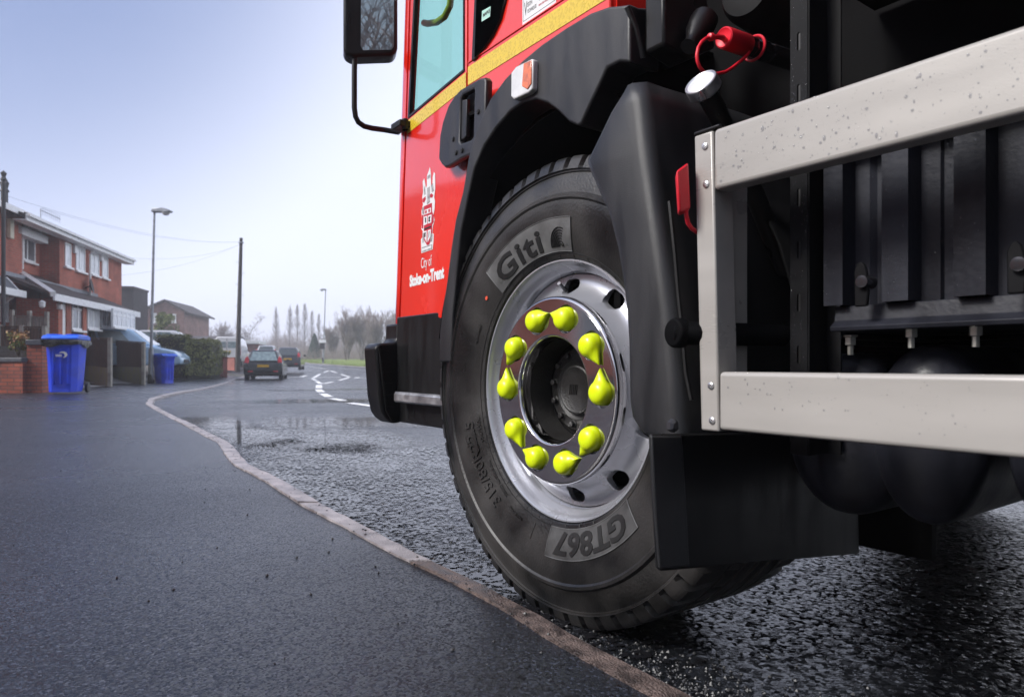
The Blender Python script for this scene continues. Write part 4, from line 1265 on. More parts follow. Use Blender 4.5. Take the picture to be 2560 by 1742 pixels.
# ---------------- slotted upright
XU = -.10
yu0, yu1 = V(1977, 500, XU).y, V(2020, 500, XU).y
w_u = yu0 - yu1
yc = yu0 - w_u * .5
loops = [[(yu1, .45), (yu0, .45), (yu0, 1.6), (yu1, 1.6)]]
for (a, b) in ((1993, 107), (1995, 235), (1999, 494), (2001, 625), (2003, 756), (2005, 886), (1992, -20), (1991, -145)):
    p = V(a, b, XU); loops.append(slot(yc, p.z, w_u * .20, .026))
me = plate_mesh(loops, .003)
remap(me, lambda c: Vector((XU + c.z, c.x, c.y)))
upr = link_mesh('slotted_upright', me, M['upright'], truck)
MB().box(XU, yu1 - .002, .45, XU + .05, yu1, 1.6).box(XU + .047, yu1 - .022, .45, XU + .05, yu1 - .002, 1.6).build('upright_flange', M['upright'], upr)
MB().box(XU + .02, yu1, .45, XU + .03, yu0, 1.6).build('upright_back', M['black'], upr)

# ---------------- ribbed locker with its tray, latches and bolts
zk0 = .6615
yk = [V(p, 765, -.09).y for p in (2059, 2068, 2106, 2112, 2148, 2162, 2196, 2204, 2270, 2278, 2326, 2332, 2376, 2384, 2464, 2472)]
hi, lo_ = -.090, -.062
xk = [hi, hi, hi, lo_, lo_, lo_ + .006, lo_ + .006, hi, hi, lo_, lo_, lo_ + .005, lo_ + .005, hi, hi, lo_]
yk += [yk[-1] - .07 * i for i in range(1, 16)]
xk += [(hi if (i // 2) % 2 else lo_) for i in range(1, 16)]
q = MB(); n_ = len(yk)
for z in (zk0, .72, .80, .875): q.v.extend([(x, y, z) for x, y in zip(xk, yk)])
for r_ in range(3):
    for k in range(n_ - 1): q.f.append((r_ * n_ + k, r_ * n_ + k + 1, (r_ + 1) * n_ + k + 1, (r_ + 1) * n_ + k))
locker = q.build('locker', M['slate'], truck, angle=25)
MB().box(lo_ + .008, yk[0], zk0, .25, yk[0] - .004, .875).box(hi, yk[-1], .875, .25, yk[0], .880).build('locker_side', M['slate'], locker)
ty = V(2074, 800, -.09).y
tr_ = MB().prism([(-.075, ty, zk0 - .001), (-.078, ty, zk0 - .022), (-.090, ty, zk0 - .030), (-.088, ty, zk0 - .036), (.2, ty, zk0 - .036), (.2, ty, zk0 - .001)], (0, yk[-1] - ty, 0)).build('locker_tray', M['slate'], locker, bevel=.001)
for (a, b) in ((2158, 710), (2545, 668)):
    p = V(a, b, -.10)
    q = MB().prism([(-.106, p.y + dy, p.z + dz) for dy, dz in ((.009, -.030), (.0095, .018), (.006, .027), (0, .030), (-.005, .024), (-.008, .012), (-.010, -.010), (-.008, -.030))], (.006, 0, 0))
    la = q.build('latch', M['upright'], locker, bevel=.002)
    MB().lathe([(0, -.010), (.008, -.009), (.009, 0), (.009, .016)], (-.104, p.y - .004, p.z + .002), (1, 0, 0), 14).build('latch_knob', M['steel'], la)
for (a, b) in ((2126, 852), (2278, 832), (2439, 827)):
    p = V(a, b, -.06)
    q = MB().lathe([(0, .008), (.0105, .008), (.0105, .0055), (.0078, .0055), (.0078, -.006), (.0045, -.006), (.0045, -.020), (0, -.020)], p, (0, 0, 1), 6)
    q.build('tray_bolt', M['zinc'], locker, bevel=.0006)

# ---------------- air tanks
def tank(cx, cy, cz, ry, rz, length):
    q = MB().lathe([(0, -.045), (.25, -.043), (.5, -.036), (.72, -.025), (.88, -.012), (.97, 0), (1.0, .015), (1.0, length)], (0, 0, 0), n=40)
    q.v = [(cx + v[0], cy + v[1] * ry, cz + v[2] * rz) for v in q.v]
    return q.build('air_tank', M['slate'], truck, angle=60)
t1 = tank(.0, -.675, .475, .095, .122, .5)
t2 = tank(-.02, -.797, .485, .073, .122, .5)
t3 = tank(-.02, -.960, .490, .073, .122, .5)
t4 = tank(.02, -.668, .735, .080, .118, .4)

# ---------------- coupling with red cap on its tether
yc_ = -.50
ca = VY(1808, 94, yc_); rr_ = .0175
zc_ = ca.z
cx = lambda px: VY(px, 98, yc_).x
fit = MB().lathe([(.0165, cx(1868) - ca.x), (.0165, cx(1876) - ca.x)], (ca.x, yc_, zc_), (1, 0, 0), 24)
AX = Vector((1, .0, .06)).normalized()
coupling = MB().lathe([(.014, .060), (.0185, .062), (.0185, .078), (.0155, .080), (.0150, .092), (.0195, .094), (.0195, .112), (.0165, .115), (.0165, .124), (.0185, .126), (.0185, .30)], (ca.x, yc_, zc_), AX, 6).build('coupling', M['steel'], truck, bevel=.0012)
MB().lathe([(0, .002), (.012, .002), (.0150, 0), (.0172, .002), (.0178, .008), (.0178, .062), (.0165, .064)], (ca.x, yc_, zc_), AX, 28).build('red_cap', M['redrubber'], coupling, angle=40)
q7 = lambda a, b: (1700 + .1898 * a, .1898 * b)
kn = VY(*q7(410, 492), yc_ - .01)
q = MB().lathe([(0, -.007), (.005, -.005), (.0068, 0), (.005, .005), (0, .007)], kn, (1, 0, 0), 12)
q.tube([kn, VY(*q7(500, 490), yc_ - .012), VY(*q7(560, 500), yc_ - .008), Vector((ca.x + .002, yc_, zc_ - .002))], [.0045, .0040, .0045, .0045], 8)
q.tube([VY(*q7(*p), yc_ - .01) for p in ((400, 495), (340, 510), (285, 555), (240, 630), (222, 720), (228, 800), (255, 880), (310, 950), (400, 985), (490, 975), (590, 955), (690, 895), (790, 815), (860, 755), (915, 690))], .0028, 8)
q.tube([Vector((ca.x, yc_, zc_)) + AX * .086 + Vector((0, math.cos(k * math.pi / 12) * .0205, math.sin(k * math.pi / 12) * .0205)) for k in range(25)], .0026, 8, cap=False)
q.build('tether', M['redrubber'], coupling)
# filler neck with its bright cap
pc_ = V(1752, 207, -.165)
axw = TR.mi @ Vector((-.60, -.55, .58)).normalized()
q = MB().lathe([(0, .0165), (.0225, .0165), (.0235, .0185), (.0255, .0175), (.026, .012), (.026, .0), (.024, -.002), (0, -.002)], pc_ - axw * .016, axw, 40)
cap = q.build('filler_cap', M['alu'], truck, bevel=.001)
MB().lathe([(0, .0172), (.0215, .0172), (.022, .0166)], pc_ - axw * .016, axw, 32).build('cap_face', M['clear'], cap)
MB().tube([pc_ - axw * .018, pc_ - axw * .05, pc_ - axw * .16 + Vector((0.02, 0, -.04)), pc_ - axw * .25 + Vector((.06, 0, -.12))], .016, 14).build('filler_neck', M['blackplastic'], cap)

# ---------------- intake duct, hose and the dark chassis behind
dk = [VY(*p, -.33) for p in ((1660, -60), (1660, 110), (1720, 150), (1790, 120), (1760, -60))]
intake = MB().prism(dk, (0, .05, 0)).build('intake_panel', M['blackplastic'], truck, bevel=.006)
p = VY(1880, -15, -.40)
MB().lathe([(0, -.03), (.05, -.026), (.058, -.012), (.060, 0), (.060, .5)], p, (1, .1, 0), 36).build('air_filter', M['upright'], truck, angle=40)
hz = [VY(*q7(*p), -.36) for p in ((330, 250), (290, 330), (220, 420), (170, 520), (140, 580), (110, 620))]
MB().tube(hz, [.026, .027, .022, .014, .013, .016], 16).build('intake_hose', M['blackplastic'], truck)
MB().box(.25, -4.2, .62, .30, -.20, 3.0).build('body_backdrop', M['blackpaint'], truck)  # black sheet standing in for the dark gap between cab and body
MB().box(-.19, -4.2, 1.22, 2.25, -.74, 3.1).build('hopper', M['red'], truck, bevel=.02)  # unseen truck body, hung out to shade the side below
MB().box(-.12, -4.2, 1.215, .24, -.60, 1.2195).build('hopper_floor', M['blackpaint'], truck)
MB().box(.30, -4.2, .55, .42, -.62, .80).build('chassis_rail', M['blackpaint'], truck)
MB().box(1.7, -4.2, .55, 1.82, .8, .80).build('chassis_rail', M['blackpaint'], truck)
MB().box(.42, -4.2, .80, 1.7, -.2, .84).build('body_floor', M['blackpaint'], truck)
MB().box(2.15, -4.2, .32, 2.2, -.62, 3.0).build('offside_wall', M['blackpaint'], truck)  # unseen panel, brought down low to darken the road under the truck
# offside front wheel, and rear wheels on each side further back
def far_wheel(x, y, s):
    w_ = part('wheel', truck)
    MB().lathe([(.29, 0), (.40, -.03), (.49, -.02), (.515, .02), (.515, .27), (.49, .31), (.29, .30)], (x, y, WC), (s, 0, 0), 48).build('tyre', M['rubber'], w_)
    MB().lathe([(.29, 0), (.27, .03), (.22, .02), (.1, -.02), (0, -.02)], (x, y, WC), (s, 0, 0), 48).build('rim', M['rim'], w_)
MB().box(.12, .96, .41, 2.12, 1.16, .70).build('front_bumper', M['blackplastic'], truck, bevel=.03)
MB().box(1.55, -3.0, .26, 2.18, -.66, .80).build('added_fuel_tank', M['slate'], truck, bevel=.06)  # unseen tank, added to keep the road beneath dark
far_wheel(2.15, 0, -1); far_wheel(-.05, -3.6, 1); far_wheel(2.25, -3.6, -1)

# ---------------- rain beads
random.seed(21)
pts = [((XG - .0041, -.62 - 1.0 * random.random(), zu0 + .008 + random.random() * (zu1 - zu0 - .016)), (-1, 0, 0)) for _ in range(800)]
pts += [((XG + .010 * random.random(), -.62 - .8 * random.random(), zu1), (-.3, 0, 1)) for _ in range(120)]
drops('water_drops', ru, pts, .0004, .0021, run=.35)
pts = [((XG - .0041, -.63 - .9 * random.random(), zl0 + .01 + random.random() ** .6 * (zl1 - zl0 - .014)), (-1, 0, 0)) for _ in range(300)]
pts += [((XG + .012 * random.random(), -.63 - .8 * random.random(), zl1), (-.3, 0, 1)) for _ in range(120)]
drops('water_drops', rl, pts, .0004, .0016)
pts = []
while len(pts) < 330:
    y, z = yu1 + random.random() * w_u, .56 + random.random() * .62
    if abs(y - yc) < w_u * .14: continue
    pts.append(((XU - .0016, y, z), (-1, 0, 0)))
drops('water_drops', upr, pts, .0006, .0015)
pts = []
for _ in range(260):
    k = random.choice((0, 1, 4, 5, 7, 9, 10, 11, 13)); f = random.random()
    pts.append(((xk[k] + (xk[k + 1] - xk[k]) * f - .0003, yk[k] + (yk[k + 1] - yk[k]) * f, zk0 + .003 + random.random() * .20), (-1, 0, 0)))
drops('water_drops', locker, pts, .0005, .0018)
for tk, (cx_, cy_, cz_, ry_, rz_) in ((t1, (.0, -.675, .475, .095, .122)), (t2, (-.02, -.797, .485, .073, .122)), (t3, (-.02, -.960, .490, .073, .122))):
    pts = []
    for _ in range(130):
        a = random.uniform(-1.0, 1.0); f = random.uniform(.55, .97)
        dome = -.045 * (1 - f ** 2.6)
        pts.append(((cx_ + dome - .0004, cy_ + math.sin(a) * f * ry_, cz_ + math.cos(a) * f * rz_), (-.75, math.sin(a) * .4, math.cos(a) * .6)))
    drops('water_drops', tk, pts, .0006, .0017)
pts = [(VY(random.uniform(1662, 1775), random.uniform(0, 105), -.3312), (0, -1, 0)) for _ in range(90)]
drops('water_drops', intake, pts, .0006, .0016)
pts = [(VY(random.uniform(1640, 1712), random.uniform(1110, 1400), -.5668), (0, -1, 0)) for _ in range(120)]
pts += [(VY(random.uniform(1720, 1960), random.uniform(1100, 1390), -.5608), (0, -1, 0)) for _ in range(160)]
drops('water_drops', flap, pts, .0005, .0012)
# ------------------------------------------------------------------ street: materials
M['brick'] = brick_mat('red_brick', (.52, .125, .070), (.42, .095, .055), (.34, .23, .19))
M['brickpink'] = brick_mat('pinkish_brick', (.33, .16, .13), (.25, .12, .10), (.28, .22, .2))
M['brickgarden'] = brick_mat('garden_wall_brick', (.38, .085, .045), (.24, .06, .04), (.10, .05, .04))
M['brickwall'] = brick_mat('salmon_wall_brick', (.42, .13, .10), (.36, .11, .085), (.3, .16, .13))
M['engbrick'] = brick_mat('dark_engineering_brick', (.05, .045, .05), (.035, .03, .035), (.03, .025, .025))
M['coping'] = mat('blue_brick_coping', (.06, .065, .08), .5, var=.3, scale=6)
M['upvc'] = mat('white_upvc', (.88, .89, .90), .35, var=.04)
M['tile'] = mat('brown_roof_tile', (.055, .042, .04), .7, var=.4, scale=5, bump=.5, bscale=14, stretch=(1, 1, 3))
M['leadgrey'] = mat('lead_flashing', (.22, .23, .26), .5, var=.2)
M['pane'] = mat('house_window_pane', (.16, .18, .20), .06, var=.5, scale=.8, coat=.5)
M['curtain'] = mat('net_curtained_pane', (.68, .71, .74), .12, var=.3, scale=5, coat=.5, stretch=(6, 6, .6))
M['fence'] = mat('stained_fence_board', (.095, .050, .034), .75, var=.45, scale=5, bump=.4, bscale=30, stretch=(9, 9, .6))
M['fencegrey'] = mat('weathered_fence_board', (.22, .19, .165), .8, var=.35, scale=6, bump=.4, bscale=30, stretch=(9, 9, .6))
M['post'] = mat('concrete_post', (.34, .31, .28), .8, var=.3, scale=5, bump=.3, bscale=60, col2=(.42, .40, .35))
M['mossboard'] = mat('mossy_gravel_board', (.30, .27, .22), .85, var=.3, scale=2, bump=.3, bscale=40, col2=(.26, .24, .10))
M['binblue'] = mat('blue_bin_plastic', (.005, .050, .68), .38, var=.15, scale=4, bump=.05, bscale=200)
M['binlid'] = mat('bin_lid_plastic', (.012, .13, .80), .35, var=.1, scale=4)
M['bag'] = mat('black_bin_liner', (.012, .012, .014), .3, var=.2, bump=.6, bscale=18)
M['galv'] = mat('galvanised_steel', (.36, .38, .41), .45, metal=.5, var=.2, scale=8)
M['woodpole'] = mat('creosoted_pole', (.045, .036, .030), .8, var=.4, scale=6, stretch=(6, 6, .5), bump=.3, bscale=40)
M['wire'] = mat('black_cable', (.05, .05, .055), .6)
M['carblue'] = mat('pale_blue_car_paint', (.50, .72, .95), .22, var=.05, coat=.9, rvar=.05)
M['carwhite'] = mat('white_car_paint', (.78, .79, .80), .25, var=.04, coat=.8, rvar=.05)
M['carblack'] = mat('black_car_paint', (.005, .006, .007), .25, var=.1, coat=.5, rvar=.05)
M['cardark'] = mat('dark_blue_car_paint', (.015, .020, .028), .2, var=.1, coat=.9, rvar=.05)
M['carsilver'] = mat('silver_car_paint', (.5, .52, .54), .25, metal=.4, var=.05, coat=.8)
M['carglass'] = mat('car_glass', (.045, .06, .065), .05, var=.2, coat=1, rvar=.02)
M['carglasspale'] = mat('car_glass_pale', (.22, .30, .32), .05, var=.3, coat=1, rvar=.02)
M['carglasslight'] = mat('car_glass_bright', (.40, .47, .49), .05, var=.3, scale=1, coat=1, rvar=.02)
M['taillamp'] = mat('red_tail_lens', (.55, .015, .03), .2, var=.2, coat=.8)
M['plate'] = mat('yellow_number_plate', (.72, .42, .02), .4, var=.05)
M['leafred'] = mat('red_young_leaf', (.42, .14, .07), .5, var=.4, scale=9, col2=(.50, .30, .08))
M['leafgreen'] = mat('shrub_leaf', (.10, .16, .03), .5, var=.5, scale=9, col2=(.20, .24, .05))
M['hedge'] = mat('hedge_leaf', (.16, .19, .04), .6, var=.4, scale=6, col2=(.24, .25, .07))
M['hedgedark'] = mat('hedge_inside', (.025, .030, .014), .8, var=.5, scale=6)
M['conifer'] = mat('conifer_foliage', (.035, .075, .040), .7, var=.5, scale=6)
M['bark'] = mat('grey_brown_bark', (.15, .12, .10), .85, var=.4, scale=4, col2=(.15, .12, .09))
M['twig'] = mat('bare_twigs', (.24, .19, .175), .85, var=.3, scale=2, col2=(.31, .26, .24))
q1 = lambda a, b: (.3796 * a, 420 + .3796 * b)
q8 = lambda a, b: (.1645 * a, 760 + .1645 * b)

# ------------------------------------------------------------------ houses
HR = R(101.5)
hx, hy = -16.9, 25.5
HF = Frame(hx, hy, 0, HR)
def H(px, py, y): return HF.loc(px, py, 1, y)
def window(root, y, l, r, t, b, bars=(.5,), mt='pane', frame=.07, hf=None, name='window', transom=None, sill=True):
    """photo corners -> a framed window on the wall plane y"""
    hf = hf or HF
    a = hf.loc(l, (t + b) / 2, 1, y); c = hf.loc(r, (t + b) / 2, 1, y); m = (l + r) / 2
    z1, z0 = hf.loc(m, t, 1, y).z, hf.loc(m, b, 1, y).z
    x0, x1 = sorted((a.x, c.x))
    f = MB()
    f.box(x0, y - .03, z0, x0 + frame, y + .05, z1).box(x1 - frame, y - .03, z0, x1, y + .05, z1)
    f.box(x0 + frame, y - .028, z1 - frame, x1 - frame, y + .05, z1).box(x0 + frame, y - .028, z0, x1 - frame, y + .05, z0 + frame)
    for k in bars: xx = x0 + (x1 - x0) * k; f.box(xx - frame / 2, y - .026, z0 + frame, xx + frame / 2, y + .05, z1 - frame)
    if transom: zz = z0 + (z1 - z0) * transom; f.box(x0 + frame, y - .024, zz - frame / 2, x1 - frame, y + .05, zz + frame / 2)
    fr = f.build(name, M['upvc'], root)
    MB().box(x0 + .01, y - .014, z0 + .01, x1 - .01, y - .007, z1 - .01).build('pane', M[mt], fr)
    if sill: MB().box(x0 - .08, y - .11, z0 - .07, x1 + .08, y - .001, z0 - .001).build('sill', M['upvc'], fr)
    return fr
house = thing('brick_house', 'red brick semi-detached pair with white fascia, four upper windows and long lean-to canopy', 'house', (hx, hy, 0), HR)
ze = H(296, 636, -.35).z
xr = H(304, 700, 0).x
q = MB().box(0, 0, -.2, xr, 7, ze - .05)
q.box(-3.1, .66, -.2, -.001, 7, ze - .05)
wall = q.build('wall', M['brick'], house)
yr = -.38
rz = MB().prism([(-3.4, yr, ze + .02), (-3.4, 3.3, ze + 1.25), (-3.4, 7.3, ze - .1), (-3.4, 7.3, ze - .2), (-3.4, 3.3, ze + 1.1), (-3.4, yr, ze - .08)], (xr + 3.4 + .45, 0, 0)).build('roof', M['tile'], house)
# scalloped tile edge and ridge
q = MB(); x = -3.4
while x < xr + .4:
    for k in range(6):
        f = k / 6; y = yr + (3.3 - yr) * f; z = ze + .02 + 1.23 * f
        q.box(x, y, z + .01, x + .16, y + .05, z + .045)
    x += .33
q.build('tile_course', M['tile'], rz)
MB().box(-3.4, yr - .03, ze - .20, xr + .42, yr + .01, ze + .015).build('fascia', M['upvc'], house)
MB().box(-3.4, yr - .13, ze - .06, xr + .42, yr - .032, ze + .03).build('gutter', M['upvc'], house)
MB().box(-3.4, yr + .02, ze - .20, xr + .40, 0, ze - .16).build('soffit', M['upvc'], house)
for (l, r, t, b, bars) in ((425, 465, 495, 652, ()), (497, 558, 520, 682, (.4,)), (595, 650, 556, 706, (.45,)), (670, 709, 583, 726, ())):
    a, t_ = q1(l, t); c, b_ = q1(r, b)
    window(house, 0, a, c, t_, b_, bars, 'curtain')
a, t_ = q1(150, 437); c, b_ = q1(229, 618)
window(house, .66, a, c, t_, b_, (.33,), 'pane')
p0, p1 = H(*q1(100, 385), .35), H(*q1(298, 445), .35)
MB().box(p0.x, .25, p0.z - .22, p1.x, .66, p0.z + .05).build('lower_fascia', M['upvc'], house)
def pipe(root, px, pt, pb, y):
    a, b = H(px, pt, y), H(px, pb, y)
    return MB().tube([(a.x, y - .25, a.z + .12), (a.x, y - .06, a.z - .1), (a.x, y - .06, b.z)], .045, 8).build('drainpipe', M['upvc'], root)
pipe(house, q1(583, 0)[0], q1(0, 555)[1], q1(0, 835)[1], -.05)
pipe(house, q1(135, 0)[0], q1(0, 400)[1], q1(0, 665)[1], .62)
for (a, b) in ((498, 535), (672, 590)):
    p = H(*q1(a, b), -.06); MB().box(p.x - .12, -.1, p.z - .16, p.x + .12, -.001, p.z + .16).build('alarm_box', M['upvc'], house, bevel=.02)
p = H(*q1(605, 776), -.25)
MB().lathe([(0, .06), (.18, .03), (.30, -.02), (.31, -.015), (.18, .045), (0, .075)], p, (-.2, 1, -.2), 20).tube([p + Vector((0, .05, 0)), p + Vector((0, .25, -.1))], .025, 6).build('satellite_dish', M['wire'], house)
# lean-to front
yf = -1.35
pz = H(*q1(640, 898), yf).z
xa = H(*q1(335, 820), yf).x; xb = H(*q1(893, 945), yf).x
zt2 = H(*q1(600, 838), 0).z
roofpts = [(yf - .1, pz + .02), (.0 - .002, zt2), (-.002, zt2 - .12), (yf - .1, pz - .08)]
q = MB().prism([(xa - .1, y, z) for y, z in roofpts], (xb - xa + .2, 0, 0))
can = q.build('canopy_roof', M['tile'], house)
pl = H(*q1(115, 672), .6)
q = MB().prism([(pl.x, .655, pl.z), (-.002, .655, pl.z), (-.002, yf - .1, pz + .02), (xa - .1, yf - .1, pz + .02)], (0, 0, -.1))
q.build('side_canopy', M['tile'], house)
MB().tube([(pl.x - .05, .6, pl.z - .02), (xa - .12, yf - .12, pz)], .11, 4).build('barge_board', M['upvc'], house)
MB().box(xa - .1, yf - .16, pz - .20, xb + .1, yf - .101, pz + .03).build('fascia', M['upvc'], house)
MB().box(xa - .1, -.08, zt2 - .03, xb - .6, -.003, zt2 + .10).build('flashing', M['leadgrey'], house)
q = MB()
x1_ = H(*q1(385, 950), yf + .1).x; x2_ = H(*q1(412, 950), yf + .1).x
x3_ = H(*q1(440, 950), yf + .1).x; x4_ = H(*q1(470, 950), yf + .1).x
x5_ = H(*q1(548, 950), yf + .1).x; x6_ = H(*q1(572, 950), yf + .1).x
q.box(x1_, yf + .1, -.2, x2_, -.001, pz - .08).box(x3_, yf + .1, -.2, x4_, -.001, pz - .08).box(x5_, yf + .1, -.2, x6_, -.001, pz - .08)
q.build('brick_pier', M['brick'], house)
x0b = H(*q1(243, 900), .3).x
MB().box(x2_, yf + .14, -.2, x3_, yf + .2, pz - .08).build('white_column', M['upvc'], house)
a, t_ = q1(470, 892); c, b_ = q1(547, 1068)
window(house, yf + .16, a, c, t_, b_, (.5,), 'pane', transom=.78)
a, t_ = q1(572, 905); c, b_ = q1(652, 1060)
window(house, yf + .16, a, c, t_, b_, (.5,), 'curtain', name='front_door', transom=.8)
a, t_ = q1(665, 920); c, b_ = q1(728, 1050)
window(house, yf + .16, a, c, t_, b_, (.5,), 'pane')
a, t_ = q1(740, 940); c, b_ = q1(885, 1055)
window(house, yf - .3, a, c, t_, b_, (.2, .4, .6, .8), 'curtain', name='glazed_porch', transom=.7)
a, t_ = q1(250, 885); c, b_ = q1(318, 985)
window(house, -.06, a, c, t_, b_, (), 'curtain', name='side_door', sill=False)
for (a, b) in ((278, 895), (392, 910)):
    p = H(*q1(a, b), yf + .05); MB().lathe([(0, .12), (.10, .06), (.08, -.1), (0, -.14)], p, (0, 0, 1), 8).build('wall_lantern', M['upvc'], house)
# nearer house at the left edge
HA = thing('brick_house', 'red brick house at the picture edge with small tiled door canopy', 'house', (hx, hy, 0), HR)
xA = H(*q1(145, 500), .25).x
zA = H(*q1(100, 275), -.1).z
MB().box(-13, .25, -.2, xA, 7, zA).build('wall', M['brick'], HA)
MB().prism([(-13, -.12, zA + .06), (-13, 3.3, zA + 1.2), (-13, 7.2, zA), (-13, 7.2, zA - .1), (-13, 3.3, zA + 1.05), (-13, -.12, zA - .04)], (13 + xA + .35, 0, 0)).build('roof', M['tile'], HA)
MB().box(-13, -.17, zA - .12, xA + .35, -.121, zA + .08).build('fascia', M['upvc'], HA)
p = H(*q1(65, 400), .2); MB().box(p.x - .12, .12, p.z - .32, p.x + .12, .249, p.z + .32).build('alarm_box', mat('cream_box', (.66, .62, .48), .5), HA, bevel=.02)
c0_, c1_ = H(*q1(-60, 760), -.75), H(*q1(150, 775), -.75)
cc = MB().prism([(c1_.x, -.78, c0_.z - .16), (c1_.x, .249, c0_.z - .16), (c1_.x, .249, c0_.z + .42), (c1_.x, -.3, c0_.z + .36)], (c0_.x - c1_.x, 0, 0)).build('door_canopy', M['coping'], HA)
MB().box(c0_.x, -.84, c0_.z - .24, c1_.x + .04, -.781, c0_.z - .03).prism([(c1_.x + .002, -.80, c0_.z - .2), (c1_.x + .002, .24, c0_.z - .2), (c1_.x + .002, .24, c0_.z + .46), (c1_.x + .002, -.3, c0_.z + .40)], (.06, 0, 0)).build('canopy_fascia', M['upvc'], cc)
for xx in (c1_.x - .25, c0_.x + .5): MB().prism([(xx, .24, c0_.z - .25), (xx, -.6, c0_.z - .25), (xx, -.35, c0_.z - .45), (xx, .1, c0_.z - .9), (xx, .24, c0_.z - 1.0)], (.08, 0, 0)).build('bracket', M['upvc'], cc)
a, t_ = q1(2, 805); c, b_ = q1(52, 1015)
window(HA, .22, a, c, t_, b_, (), 'curtain', name='front_door', sill=False)
p = H(*q1(8, 120), .2)
MB().box(-13, .20, -.2, -12.9, .249, zA).build('side_trim', M['upvc'], HA)
p = WF.loc(9, 620, 1, 19.6)
dp = MB().tube([(p.x - .01, 19.6, 0), (p.x, 19.6, WF.loc(4, 452, 1, 19.6).z)], .055, 8)
dp.lathe([(.0, .0), (.09, .02), (.05, .12), (.08, .22), (0, .3)], (p.x, 19.6, WF.loc(4, 452, 1, 19.6).z), (0, 0, 1), 8)
tag(dp.build('vent_pole', M['wire']), 'tall thin black pole at the left edge before the nearest brick house', 'pole')
p = WF.loc(11, 480, 1, 23)
ch = MB().lathe([(.11, -1.6), (.11, .0), (.15, .02), (.10, .12), (.14, .3), (.08, .42), (0, .5)], p, (0, 0, 1), 10).build('chimney_pot', M['wire'], HA)
ch.matrix_parent_inverse = HA.matrix_world.inverted() if False else Matrix.Identity(4)
ch.data.transform((Matrix.Translation(HF.o) @ HF.m.to_4x4()).inverted())
# tv aerial on the roof
p = H(*q1(268, 270), 2.6)
ae = MB().tube([(p.x, 2.6, ze + .8), (p.x, 2.6, p.z)], .022, 5)
ae.tube([(p.x, 2.6, p.z - .05), (p.x + 1.9, 2.6, p.z - .05)], .016, 5)
for k in range(9): ae.tube([(p.x + .2 + k * .2, 2.6, p.z - .22), (p.x + .2 + k * .2, 2.6, p.z + .12)], .010, 4)
ae.build('tv_aerial', M['galv'], house)
# gabled house down the road
GX, GY = WF.loc(400, 830, 1, 74).x, 74
GF = Frame(GX, GY, gz(GX, GY), R(8))
gh = thing('gabled_house', 'pale brick house with dark gable roof beyond the lamp post', 'house', GF.o, R(8))
g = lambda a, b: GF.loc(*q1(a, b), 1, 0)
gl, gr_, ap = g(905, 950), g(1213, 945), g(1088, 880)
zb_ = -1.0
MB().prism([(gl.x, 0, zb_), (gr_.x, 0, zb_), (gr_.x, 0, gr_.z), (ap.x, 0, ap.z), (gl.x, 0, gl.z)], (0, 9, 0)).build('wall', M['brickpink'], gh)
q = MB()
for e in (gl, gr_):
    s = -1 if e is gl else 1
    q.prism([(ap.x, -.3, ap.z + .25), (e.x + s * .6, -.3, e.z - .12), (e.x + s * .6, -.3, e.z - .28), (ap.x, -.3, ap.z + .05)], (0, 9.6, 0))
q.build('roof', M['tile'], gh)
for (l, r, t, b) in ((1005, 1032, 955, 1020), (1130, 1160, 960, 1018)):
    a, t_ = q1(l, t); c, b_ = q1(r, b)
    window(gh, -.02, a, c, t_, b_, (.5,), 'pane', frame=.12, hf=GF)
# dark brick garage with white roof edge by the van
ga = WF.loc(622, 870, 1, 58)
gg = thing('garage', 'low brown garage with white roof edge behind the white van', 'garage', (ga.x, 58, gz(ga.x, 58)), R(12))
MB().box(-1.0, 0, -.5, .75, 4, 2.0).build('wall', M['brickpink'], gg)
MB().box(-1.1, -.2, 2.0, .85, 4.2, 2.3).build('roof', M['upvc'], gg, bevel=.03)
bh = WF.loc(318, 750, 1, 50)
gg = thing('garage', 'small dark brick building beyond the end of the red brick pair', 'garage', (bh.x, 50, gz(bh.x, 50)), R(10))
MB().box(-.45, 0, -.5, .42, 3, WF.loc(318, 742, 1, 50).z).build('wall', M['engbrick'], gg)
MB().box(-.5, -.1, WF.loc(318, 742, 1, 50).z, .47, 3.1, WF.loc(318, 737, 1, 50).z).build('roof', M['tile'], gg)
lb_ = thing('bungalow', 'long low dark-roofed building behind the hedge', 'house', (WF.loc(520, 880, 1, 66).x, 66, gz(-30, 66)), R(6))
MB().box(-4, 0, -1, 2.2, 5, WF.loc(520, 852, 1, 66).z - gz(-30, 66)).build('wall', M['brickpink'], lb_)
zz = WF.loc(520, 852, 1, 66).z - gz(-30, 66)
MB().prism([(-4.3, -.4, zz - .1), (-4.3, 2.5, zz + .55), (-4.3, 5.4, zz - .1)], (6.8, 0, 0)).build('roof', M['tile'], lb_)

